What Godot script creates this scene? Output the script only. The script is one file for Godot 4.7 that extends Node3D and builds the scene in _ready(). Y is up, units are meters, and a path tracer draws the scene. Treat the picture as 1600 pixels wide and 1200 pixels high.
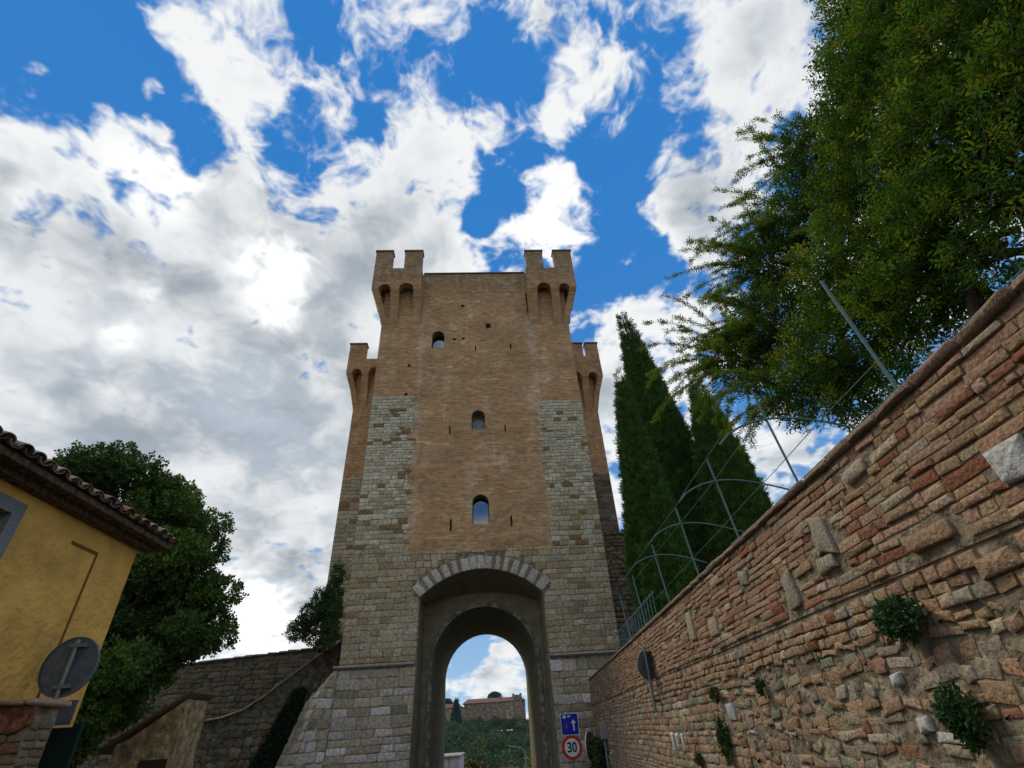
extends Node3D
# A medieval gate tower at the end of a street, seen from low down under broken cloud.

# cloud cover of the sky: direction x, y, z, angular radius, weight
const COVER := [[-0.541,0.790,-0.288,0.090,-1.30],[-0.582,0.734,-0.350,0.069,-0.90],[-0.541,0.741,-0.397,0.056,-0.60],[-0.630,0.648,-0.427,0.040,-0.50],[-0.496,0.797,-0.344,0.047,-0.90],[-0.570,0.755,-0.324,0.023,2.00],[-0.612,0.685,-0.395,0.029,1.60],[-0.572,0.721,-0.391,0.016,0.60],[-0.635,0.653,-0.413,0.014,0.90],[-0.476,0.798,-0.370,0.017,0.50],[-0.376,0.876,-0.300,0.041,0.20],[-0.457,0.788,-0.412,0.046,-0.60],[-0.415,0.789,-0.453,0.042,-0.60],[-0.450,0.756,-0.476,0.025,-0.30],[-0.440,0.844,-0.306,0.036,0.35],[-0.381,0.846,-0.373,0.042,0.35],[-0.337,0.858,-0.387,0.032,0.50],[-0.524,0.747,-0.409,0.036,0.70],[-0.479,0.772,-0.418,0.022,0.60],[-0.322,0.893,-0.313,0.022,-0.80],[-0.303,0.882,-0.360,0.022,-0.80],[-0.334,0.825,-0.456,0.031,-0.35],[-0.309,0.810,-0.498,0.042,-0.75],[-0.251,0.867,-0.430,0.032,-0.20],[-0.222,0.853,-0.471,0.025,-0.50],[-0.184,0.870,-0.458,0.029,-0.70],[-0.162,0.851,-0.499,0.030,-0.40],[-0.119,0.851,-0.511,0.023,-0.30],[-0.220,0.913,-0.344,0.095,0.28],[-0.104,0.925,-0.365,0.085,0.25],[-0.046,0.900,-0.434,0.082,0.30],[-0.050,0.862,-0.505,0.054,0.40],[-0.030,0.828,-0.560,0.034,0.40],[0.027,0.941,-0.337,0.023,-0.60],[0.059,0.924,-0.377,0.060,-0.90],[0.109,0.908,-0.404,0.041,-0.30],[0.088,0.870,-0.485,0.067,-0.70],[0.042,0.828,-0.560,0.040,-0.60],[0.005,0.799,-0.602,0.026,-0.80],[0.115,0.940,-0.322,0.029,0.40],[0.172,0.908,-0.383,0.073,0.30],[0.207,0.923,-0.323,0.034,-0.90],[0.278,0.901,-0.332,0.070,0.10],[0.331,0.873,-0.357,0.061,0.20],[0.144,0.884,-0.446,0.043,0.30],[0.233,0.855,-0.464,0.078,-0.70],[0.181,0.844,-0.505,0.045,-0.60],[0.296,0.844,-0.447,0.055,-0.40],[0.366,0.836,-0.409,0.042,-0.60],[0.340,0.817,-0.466,0.044,0.20],[0.284,0.800,-0.528,0.057,-0.80],[0.207,0.804,-0.557,0.029,-0.30],[0.125,0.806,-0.579,0.089,0.80],[0.053,0.780,-0.624,0.060,0.50],[0.164,0.838,-0.521,0.028,0.50],[0.226,0.781,-0.582,0.030,0.30],[0.304,0.705,-0.641,0.089,-1.10],[0.256,0.750,-0.610,0.048,-0.80],[0.336,0.712,-0.616,0.059,-0.70],[0.279,0.722,-0.633,0.029,2.10],[0.229,0.806,-0.545,0.046,-0.50],[0.377,0.749,-0.546,0.085,0.90],[0.438,0.771,-0.462,0.064,0.50],[0.425,0.832,-0.357,0.091,0.45],[0.446,0.841,-0.307,0.067,0.30],[0.517,0.765,-0.383,0.044,-0.70],[0.521,0.794,-0.313,0.047,-0.70],[0.423,0.684,-0.594,0.068,0.50],[0.476,0.710,-0.518,0.049,0.30],[0.498,0.675,-0.544,0.027,-0.40],[0.473,0.833,-0.287,0.037,-0.30],[0.307,0.618,-0.724,0.072,0.90],[0.373,0.601,-0.707,0.070,0.80],[-0.593,0.614,-0.521,0.150,1.20],[-0.446,0.681,-0.580,0.180,1.20],[-0.289,0.713,-0.639,0.169,1.10],[-0.172,0.791,-0.588,0.101,0.70],[-0.620,0.462,-0.634,0.200,1.30],[-0.446,0.476,-0.758,0.243,1.30],[-0.319,0.346,-0.882,0.228,1.20],[-0.393,0.638,-0.662,0.029,-1.10],[-0.354,0.658,-0.664,0.019,-0.60],[-0.081,0.779,-0.622,0.070,0.80],[0.248,0.551,-0.797,0.073,0.90],[0.537,0.317,-0.781,0.073,0.80],[-0.580,0.265,-0.770,0.248,1.50],[-0.360,0.165,-0.918,0.206,1.50],[-0.322,0.530,-0.784,0.236,0.80],[-0.517,0.597,-0.613,0.196,0.80],[-0.635,0.541,-0.552,0.096,0.50],[0.296,0.381,-0.876,0.089,0.80],[0.285,0.273,-0.919,0.063,0.80],[0.568,0.681,-0.462,0.193,0.35],[0.636,0.701,-0.323,0.171,0.30],[-0.026,0.119,-0.993,0.026,-0.40],[-0.004,0.094,-0.996,0.031,0.40],[-0.037,0.076,-0.996,0.021,-0.30],[0.040,0.077,-0.996,0.020,0.30]]
# where the cloud is thin and bright (+) or thick and grey (-)
const GLOW := [[-0.359,0.695,-0.623,0.084,1.20],[-0.562,0.545,-0.622,0.035,1.30],[-0.521,0.617,-0.590,0.036,0.80],[-0.367,0.630,-0.684,0.054,1.00],[-0.380,0.183,-0.907,0.073,1.20],[-0.616,0.638,-0.461,0.042,0.70],[-0.491,0.727,-0.480,0.066,0.70],[-0.156,0.726,-0.669,0.107,0.30],[-0.474,0.650,-0.594,0.076,-0.70],[-0.540,0.653,-0.530,0.050,-0.60],[-0.290,0.769,-0.570,0.072,-0.30],[-0.233,0.602,-0.764,0.145,-0.50],[-0.462,0.500,-0.732,0.160,-0.80],[-0.619,0.493,-0.611,0.086,-0.40],[-0.352,0.405,-0.844,0.137,-0.60],[-0.634,0.548,-0.546,0.047,-0.30],[0.126,0.796,-0.593,0.096,0.50],[0.412,0.844,-0.344,0.120,-0.10],[-0.125,0.803,-0.583,0.079,-0.40],[-0.188,0.746,-0.639,0.092,-0.35]]
const SUN_TO := Vector3(-0.47, 0.76, -0.45)

var rng := RandomNumberGenerator.new()
var M := {}
var taken := {}

# ------------------------------------------------------------------ geometry buffer
class Buf:
	var v := PackedVector3Array()
	var n := PackedVector3Array()
	var c := PackedColorArray()
	var i := PackedInt32Array()
	func tri(a: Vector3, b: Vector3, d: Vector3, out: Vector3, col := Color.WHITE) -> void:
		var nn := (d - a).cross(b - a)
		if nn.length_squared() < 1e-16:
			return
		nn = nn.normalized()
		var k := v.size()
		if nn.dot(out) < 0.0:
			nn = -nn
			v.append(a); v.append(d); v.append(b)
		else:
			v.append(a); v.append(b); v.append(d)
		for q in 3:
			n.append(nn); c.append(col); i.append(k + q)
	func quad(a: Vector3, b: Vector3, d: Vector3, e: Vector3, out: Vector3, col := Color.WHITE) -> void:
		tri(a, b, d, out, col)
		tri(a, d, e, out, col)
	func box(lo: Vector3, hi: Vector3, col := Color.WHITE) -> void:
		obox((lo + hi) * 0.5, Vector3.RIGHT, Vector3.UP, Vector3.BACK, (hi - lo) * 0.5, col)
	func obox(m: Vector3, ux: Vector3, uy: Vector3, uz: Vector3, h: Vector3, col := Color.WHITE) -> void:
		var x := ux * h.x
		var y := uy * h.y
		var z := uz * h.z
		quad(m + x - y - z, m + x + y - z, m + x + y + z, m + x - y + z, x, col)
		quad(m - x - y - z, m - x + y - z, m - x + y + z, m - x - y + z, -x, col)
		quad(m - x + y - z, m + x + y - z, m + x + y + z, m - x + y + z, y, col)
		quad(m - x - y - z, m + x - y - z, m + x - y + z, m - x - y + z, -y, col)
		quad(m - x - y + z, m + x - y + z, m + x + y + z, m - x + y + z, z, col)
		quad(m - x - y - z, m + x - y - z, m + x + y - z, m - x + y - z, -z, col)
	# flat outline in the plane (o, ux, uy), pushed by d along un
	func prism(poly: PackedVector2Array, o: Vector3, ux: Vector3, uy: Vector3, d: Vector3, col := Color.WHITE) -> void:
		var idx := Geometry2D.triangulate_polygon(poly)
		var pts := PackedVector3Array()
		var mid := Vector2.ZERO
		for p in poly:
			pts.append(o + ux * p.x + uy * p.y)
			mid += p
		for k in range(0, idx.size(), 3):
			tri(pts[idx[k]], pts[idx[k + 1]], pts[idx[k + 2]], -d, col)
			tri(pts[idx[k]] + d, pts[idx[k + 1]] + d, pts[idx[k + 2]] + d, d, col)
		var area := 0.0
		for k in poly.size():
			area += poly[k].cross(poly[(k + 1) % poly.size()])
		for k in poly.size():
			var a := poly[k]
			var b := poly[(k + 1) % poly.size()]
			var e2 := Vector2((b - a).y, -(b - a).x) * signf(area)
			var out := ux * e2.x + uy * e2.y
			var p := pts[k]
			var q := pts[(k + 1) % poly.size()]
			quad(p, q, q + d, p + d, out, col)
	# tube along a polyline
	func tube(path: PackedVector3Array, r0: float, r1: float, sides := 6, col := Color.WHITE) -> void:
		var base := v.size()
		var m := path.size()
		for k in m:
			var t := (path[mini(k + 1, m - 1)] - path[maxi(k - 1, 0)]).normalized()
			var s := t.cross(Vector3(0.31, 0.9, 0.29)).normalized()
			if s.length() < 0.5:
				s = t.cross(Vector3.RIGHT).normalized()
			var u := s.cross(t)
			var r := lerpf(r0, r1, float(k) / maxf(1.0, m - 1))
			for j in sides:
				var a := TAU * j / sides
				var dd := s * cos(a) + u * sin(a)
				v.append(path[k] + dd * r); n.append(dd); c.append(col)
		for k in m - 1:
			for j in sides:
				var a := base + k * sides + j
				var b := base + k * sides + (j + 1) % sides
				var e := a + sides
				var f := b + sides
				_face(a, b, f)
				_face(a, f, e)
		for side in 2:
			var k0 := base + (0 if side == 0 else (m - 1) * sides)
			var outd := (path[0] - path[1]) if side == 0 else (path[m - 1] - path[m - 2])
			for j in range(1, sides - 1):
				tri(v[k0], v[k0 + j], v[k0 + j + 1], outd, col)
	func _face(a: int, b: int, d: int) -> void:
		var nn := (v[d] - v[a]).cross(v[b] - v[a])
		if nn.dot(n[a] + n[b] + n[d]) >= 0.0:
			i.append(a); i.append(b); i.append(d)
		else:
			i.append(a); i.append(d); i.append(b)
	# a worn block: outline with cut corners, three rings and a crown, about 40 triangles
	func stone(o: Vector3, ux: Vector3, uy: Vector3, un: Vector3, w: float, h: float, d: float, col: Color, r: RandomNumberGenerator, wear := 0.2, rough := 0.06, sink := 0.05) -> void:
		var base := v.size()
		var cut := minf(w, h) * r.randf_range(0.1, 0.26) * (wear / 0.2)
		var hw := w * 0.5
		var hh := h * 0.5
		var out: Array[Vector2] = [Vector2(-hw + cut, -hh), Vector2(hw - cut, -hh), Vector2(hw, -hh + cut), Vector2(hw, hh - cut), Vector2(hw - cut, hh), Vector2(-hw + cut, hh), Vector2(-hw, hh - cut), Vector2(-hw, -hh + cut)]
		var skew := r.randf_range(-rough, rough) * h
		for k in 8:
			out[k] += Vector2(r.randf_range(-rough, rough) * h, r.randf_range(-rough, rough) * h + skew * out[k].x / hw)
		var e := minf(0.5, wear)
		var inset := minf(w, h) * e * 0.55
		var tilt := Vector2(r.randf_range(-1, 1), r.randf_range(-1, 1)) * d * 0.28
		for ring in 3:
			for k in 8:
				var p := out[k]
				var z := -sink
				if ring == 1:
					z = d * 0.45
				elif ring == 2:
					p -= Vector2(signf(p.x) * minf(inset, absf(p.x) * 0.6), signf(p.y) * minf(inset, absf(p.y) * 0.6))
					z = d + tilt.x * p.x / hw + tilt.y * p.y / hh + r.randf_range(-0.1, 0.1) * d
				v.append(o + ux * p.x + uy * p.y + un * z)
				n.append(Vector3.ZERO); c.append(col)
		v.append(o + un * d * r.randf_range(0.95, 1.18)); n.append(Vector3.ZERO); c.append(col)
		var flip := ux.cross(uy).dot(un) < 0.0
		for k in 8:
			var k1 := (k + 1) % 8
			for ring in 2:
				_acc(base + ring * 8 + k, base + ring * 8 + k1, base + ring * 8 + 8 + k1, flip)
				_acc(base + ring * 8 + k, base + ring * 8 + 8 + k1, base + ring * 8 + 8 + k, flip)
			_acc(base + 16 + k, base + 16 + k1, base + 24, flip)
		for k in range(base, v.size()):
			n[k] = n[k].normalized()
	func _acc(a: int, b: int, d: int, flip: bool) -> void:
		if not flip:
			var t := b
			b = d
			d = t
		var nn := (v[d] - v[a]).cross(v[b] - v[a])
		n[a] += nn; n[b] += nn; n[d] += nn
		i.append(a); i.append(b); i.append(d)
	func mesh() -> ArrayMesh:
		var arr := []
		arr.resize(Mesh.ARRAY_MAX)
		arr[Mesh.ARRAY_VERTEX] = v
		arr[Mesh.ARRAY_NORMAL] = n
		arr[Mesh.ARRAY_COLOR] = c
		arr[Mesh.ARRAY_INDEX] = i
		var m := ArrayMesh.new()
		m.add_surface_from_arrays(Mesh.PRIMITIVE_TRIANGLES, arr)
		return m

# ------------------------------------------------------------------ scene helpers
func numbered(called: String) -> String:
	var k: int = taken.get(called, 0)
	taken[called] = k + 1
	return called if k == 0 else "%s_%03d" % [called, k]

func thing(called: String, at: Vector3, label: String, category: String, group := "") -> Node3D:
	var o := Node3D.new()
	o.name = numbered(called)
	add_child(o)
	o.position = at
	tag(o, label, category, group)
	return o

func tag(o: Node, label: String, category: String, group := "") -> void:
	o.set_meta("label", label)
	o.set_meta("category", category)
	if group != "":
		o.set_meta("group", group)

# a part whose shape is given in world coordinates
func part(called: String, b: Buf, m: Material, owner_node: Node3D, shift := true) -> MeshInstance3D:
	var o := MeshInstance3D.new()
	o.name = called
	o.mesh = b.mesh()
	o.material_override = m
	owner_node.add_child(o, true)
	if shift:
		var p: Node3D = owner_node
		var at := Vector3.ZERO
		while p != self:
			at += p.position
			p = p.get_parent() as Node3D
		o.position = -at
	return o

func structure(called: String, b: Buf, m: Material) -> MeshInstance3D:
	var o := MeshInstance3D.new()
	o.name = called
	o.mesh = b.mesh()
	o.material_override = m
	o.set_meta("kind", "structure")
	add_child(o, true)
	return o

func srgb(c: Color) -> Color:
	return c.linear_to_srgb()

func lin(r: float, g: float, b: float) -> Color:
	return Color(r, g, b)

func noise_image(size: int, freq: float, octaves: int, seed_: int, lo: float, hi: float, stretch := Vector2i(1, 1)) -> Image:
	var f := FastNoiseLite.new()
	f.seed = seed_
	f.noise_type = FastNoiseLite.TYPE_SIMPLEX_SMOOTH
	f.frequency = freq
	f.fractal_octaves = octaves
	f.fractal_gain = 0.55
	var im := f.get_seamless_image(size / stretch.x, size / stretch.y)
	if stretch != Vector2i(1, 1):
		im.resize(size, size, Image.INTERPOLATE_CUBIC)
	im.convert(Image.FORMAT_L8)
	var by := im.get_data()
	var mn := 255
	var mx := 0
	for k in range(0, by.size(), 7):
		mn = mini(mn, by[k])
		mx = maxi(mx, by[k])
	var lut := PackedByteArray()
	for k in 256:
		var t := clampf(float(k - mn) / maxf(1.0, mx - mn), 0, 1)
		lut.append(int(255.0 * lerpf(lo, hi, t)))
	for k in by.size():
		by[k] = lut[by[k]]
	return Image.create_from_data(size, size, false, Image.FORMAT_L8, by)

func tex(im: Image) -> ImageTexture:
	return ImageTexture.create_from_image(im)

func normal_tex(freq: float, octaves: int, seed_: int, strength: float, size := 512) -> ImageTexture:
	var im := noise_image(size, freq, octaves, seed_, 0.0, 1.0)
	im.convert(Image.FORMAT_RGBA8)
	im.bump_map_to_normal_map(strength)
	return tex(im)

func mat(c: Color, rough := 0.9, grain: Texture2D = null, metres := 1.0, nrm: Texture2D = null, nscale := 1.0, vertex := false) -> StandardMaterial3D:
	var m := StandardMaterial3D.new()
	m.albedo_color = srgb(c)
	m.roughness = rough
	m.metallic_specular = 0.3
	m.uv1_triplanar = true
	m.uv1_world_triplanar = true
	m.uv1_scale = Vector3.ONE / metres
	if grain:
		m.albedo_texture = grain
	if nrm:
		m.normal_enabled = true
		m.normal_texture = nrm
		m.normal_scale = nscale
	m.vertex_color_use_as_albedo = vertex
	return m

func jitter(c: Color, amount: float) -> Color:
	var k := 1.0 + rng.randf_range(-amount, amount)
	return Color(c.r * k * (1.0 + rng.randf_range(-amount, amount) * 0.3), c.g * k, c.b * k * (1.0 + rng.randf_range(-amount, amount) * 0.4))

func pick(list: Array, weights: Array) -> Color:
	var total := 0.0
	for w in weights:
		total += w
	var t := rng.randf() * total
	for k in list.size():
		t -= weights[k]
		if t <= 0.0:
			return list[k]
	return list[0]

# ------------------------------------------------------------------ sky
func sky_bias(d: Vector3, list: Array) -> float:
	var s := 0.0
	for b in list:
		var dot: float = d.x * b[0] + d.y * b[1] + d.z * b[2]
		if dot < 0.7:
			continue
		var a2 := 2.0 * (1.0 - dot)
		var r: float = b[3] * 0.85
		var e := a2 / (r * r)
		if e < 6.0:
			s += b[4] * exp(-e)
	return s

var n_big := FastNoiseLite.new()
var n_warp := FastNoiseLite.new()
var n_puff := FastNoiseLite.new()
var n_soft := FastNoiseLite.new()

func sky_color(d: Vector3, cover: float, glow: float) -> Color:
	var y := maxf(d.y, 0.0)
	# clear air: deep blue above, pale towards the horizon
	var hz := pow(1.0 - y, 3.2)
	var blue := Color(0.030, 0.185, 0.52).lerp(Color(0.36, 0.57, 0.76), hz)
	var k := 1.0 / (y + 0.42)
	var q := Vector3(d.x * k, 0.5 * y, d.z * k)
	var w := n_warp.get_noise_3dv(q)
	var w2 := n_warp.get_noise_3d(q.z + 7.1, q.y, q.x - 3.3)
	q += Vector3(w, w * w2, w2) * 0.028
	var den := n_big.get_noise_3dv(q)
	var puff := 0.33 - absf(n_puff.get_noise_3dv(q)) * 1.2
	var bias := (1.25 if cover > 0.0 else 1.5) * cover / (1.0 + 0.8 * absf(cover))
	var s := den * 1.75 + puff * 0.95 + bias - 0.16
	if s < -0.30:
		return blue
	# the same cloud a little nearer to the sun: lit rims, grey bellies
	var toward := n_big.get_noise_3dv(q + Vector3(SUN_TO.x, 0.1, SUN_TO.z) * 0.05)
	var alpha := smoothstep(-0.30, 0.50, s)
	var soft := n_soft.get_noise_3dv(q)
	var thick := clampf((s - 0.35) / 1.5, 0.0, 1.0)
	glow *= clampf(0.75 + 1.6 * puff + 0.9 * den, 0.1, 1.6)
	thick = clampf(thick * 0.95 + (toward - den) * 0.55 - glow * 0.36 - soft * 0.70 - puff * 0.55 + 0.10, 0.0, 1.0)
	var bright := Color(0.76, 0.775, 0.785)
	var grey := Color(0.335, 0.385, 0.44)
	var c := bright.lerp(grey, smoothstep(-0.05, 0.95, thick))
	var mott := 1.0 + (0.30 * soft + 0.34 * den + 0.22 * puff) * thick
	c = Color(c.r * mott, c.g * mott, c.b * mott)
	var up := clampf(glow + 0.14, 0.0, 2.0) * 0.5 * (1.0 - thick)
	c = Color(c.r * (1.0 + up), c.g * (1.0 + up * 0.96), c.b * (1.0 + up * 0.85))
	return blue.lerp(c, alpha)

func make_sky() -> ImageTexture:
	for f in [n_big, n_warp, n_puff, n_soft]:
		f.noise_type = FastNoiseLite.TYPE_SIMPLEX_SMOOTH
	n_big.seed = 101
	n_big.frequency = 4.6
	n_big.fractal_octaves = 7
	n_big.fractal_gain = 0.63
	n_big.fractal_lacunarity = 2.05
	n_warp.seed = 5
	n_warp.frequency = 7.0
	n_warp.fractal_octaves = 3
	n_puff.seed = 23
	n_puff.frequency = 11.0
	n_puff.fractal_octaves = 5
	n_puff.fractal_gain = 0.6
	n_soft.seed = 31
	n_soft.frequency = 3.6
	n_soft.fractal_octaves = 5
	# coarse maps of cover and glow over the upper half of the sky
	var cw := 320
	var ch := 80
	var cov := Image.create(cw, ch, false, Image.FORMAT_RGBF)
	for j in ch:
		var el := PI * 0.5 - PI * 0.5 * (j + 0.5) / ch
		for i in cw:
			var az := TAU * ((i + 0.5) / cw - 0.5)
			var d := Vector3(sin(az) * cos(el), sin(el), -cos(az) * cos(el))
			cov.set_pixel(i, j, Color(sky_bias(d, COVER) + 0.25 * smoothstep(-0.2, 0.3, d.z), sky_bias(d, GLOW), 0))  # extra unseen cloud added behind the camera, makes the light on the tower less blue
	# whole sky, coarse
	var W := 2048
	var H := 2048
	var lw := 512
	var lh := 512
	var low := Image.create(lw, lh, false, Image.FORMAT_RGBF)
	var cl: Image = cov.duplicate()
	cl.resize(lw, lh / 2, Image.INTERPOLATE_CUBIC)
	for j in lh:
		var el := PI * 0.5 - PI * (j + 0.5) / lh
		for i in lw:
			if el < -0.05:
				low.set_pixel(i, j, Color(0.16, 0.17, 0.15))
				continue
			var az := TAU * ((i + 0.5) / lw - 0.5)
			var d := Vector3(sin(az) * cos(el), sin(el), -cos(az) * cos(el))
			var cc := cl.get_pixel(i, mini(j, lh / 2 - 1))
			low.set_pixel(i, j, sky_color(d, cc.r, cc.g))
	low.resize(W, H, Image.INTERPOLATE_CUBIC)
	# the part towards the gate in full detail
	var c0 := int(W * (0.5 - 82.0 / 360.0))
	var c1 := int(W * (0.5 + 82.0 / 360.0))
	var r0 := int(H * 8.0 / 180.0)
	var r1 := H / 2 + 8
	cov.resize(W, H / 2, Image.INTERPOLATE_CUBIC)
	var data := PackedFloat32Array()
	data.resize((c1 - c0) * (r1 - r0) * 3)
	var at := 0
	var sa := PackedFloat32Array()
	var ca := PackedFloat32Array()
	for i in range(c0, c1):
		var az := TAU * ((i + 0.5) / W - 0.5)
		sa.append(sin(az))
		ca.append(-cos(az))
	for j in range(r0, r1):
		var el := PI * 0.5 - PI * (j + 0.5) / H
		var ce := cos(el)
		var se := sin(el)
		var jj := mini(j, H / 2 - 1)
		for i in range(c0, c1):
			var cc := cov.get_pixel(i, jj)
			var c := sky_color(Vector3(sa[i - c0] * ce, se, ca[i - c0] * ce), cc.r, cc.g)
			data[at] = c.r
			data[at + 1] = c.g
			data[at + 2] = c.b
			at += 3
	var hi := Image.create_from_data(c1 - c0, r1 - r0, false, Image.FORMAT_RGBF, data.to_byte_array())
	low.blit_rect(hi, Rect2i(0, 0, c1 - c0, r1 - r0), Vector2i(c0, r0))
	# a panorama begins at -z, so turn it by half
	var out := Image.create(W, H, false, Image.FORMAT_RGBF)
	out.blit_rect(low, Rect2i(W / 2, 0, W / 2, H), Vector2i(0, 0))
	out.blit_rect(low, Rect2i(0, 0, W / 2, H), Vector2i(W / 2, 0))
	return tex(out)

# ------------------------------------------------------------------ materials
func tower_brick_image() -> Image:
	# thin brick courses, 13 m wide and 27 m high, with old seams, patches and weather stains
	var W := 1024
	var H := 2048
	var blotch := FastNoiseLite.new()
	blotch.seed = 3
	blotch.frequency = 0.006
	blotch.fractal_octaves = 5
	var streak := FastNoiseLite.new()
	streak.seed = 8
	streak.frequency = 0.02
	streak.fractal_octaves = 3
	var im := Image.create(W, H, false, Image.FORMAT_RGB8)
	var data := PackedByteArray()
	data.resize(W * H * 3)
	var r := RandomNumberGenerator.new()
	r.seed = 21
	var course := 5
	var tone := PackedFloat32Array()
	var hue := PackedFloat32Array()
	tone.resize(W)
	hue.resize(W)
	var joint := PackedByteArray()
	joint.resize(W)
	var row_tone := 1.0
	var row_pale := 0.0
	for j in H:
		if j % course == 0:
			row_tone = 1.0 + r.randf_range(-0.06, 0.06)
			row_pale = 0.0
			if r.randf() < 0.16:
				row_pale = r.randf_range(0.1, 0.4)
			var i := -r.randi_range(0, 20)
			var patch := streak.get_noise_2d(0.0, j * 3.0)
			while i < W:
				var l := r.randi_range(13, 24)
				var t := row_tone * (1.0 + r.randf_range(-0.20, 0.20))
				var h := r.randf_range(-1, 1)
				if r.randf() < 0.05:
					t *= 1.3
				if streak.get_noise_2d(i * 0.35, j * 2.2) > 0.30:
					t *= 1.0 + row_pale
				for k in range(maxi(i, 0), mini(i + l, W)):
					tone[k] = t
					hue[k] = h
					joint[k] = 1 if k == i + l - 1 else 0
				i += l
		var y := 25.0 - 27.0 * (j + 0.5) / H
		for i in W:
			var x := -6.5 + 13.0 * (i + 0.5) / W
			var b := blotch.get_noise_2d(i, j)
			var st := streak.get_noise_2d(i * 1.6, j * 0.16)
			var t := tone[i] * (1.0 + 0.22 * b + 0.05 * st)
			var cr := 0.455 + 0.02 * hue[i]
			var cg := 0.256
			var cb := 0.116 - 0.012 * hue[i]
			if j % course == course - 1 or joint[i]:
				cr = 0.46; cg = 0.33; cb = 0.21
				t *= 0.92
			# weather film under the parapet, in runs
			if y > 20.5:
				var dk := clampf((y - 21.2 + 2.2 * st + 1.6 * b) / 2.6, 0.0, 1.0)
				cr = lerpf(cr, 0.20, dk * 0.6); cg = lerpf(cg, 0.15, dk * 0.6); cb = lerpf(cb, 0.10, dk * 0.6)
			# pale mortar seams where the central panel meets the old corners
			var seam := 0.0
			if y < 20.2 and y > 7.4:
				seam = maxf(seam, 1.0 - absf(x + 3.0 + 0.10 * b) / 0.26)
				seam = maxf(seam, 1.0 - absf(x - 2.66 - 0.14 * b) / 0.24)
				seam = clampf(seam * 1.1 + st * 0.9 + b * 0.9 - 0.35, 0.0, 0.4)
			# patches of pale repair
			var pale := maxf(0.0, b * 1.7 + st * 0.3 - 0.62)
			pale = maxf(seam, minf(pale, 0.45))
			cr = lerpf(cr, 0.50, pale); cg = lerpf(cg, 0.40, pale); cb = lerpf(cb, 0.29, pale)
			var c := Color(cr * t, cg * t, cb * t).linear_to_srgb()
			var k := (j * W + i) * 3
			data[k] = int(clampf(c.r, 0, 1) * 255)
			data[k + 1] = int(clampf(c.g, 0, 1) * 255)
			data[k + 2] = int(clampf(c.b, 0, 1) * 255)
	return Image.create_from_data(W, H, false, Image.FORMAT_RGB8, data)

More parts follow.
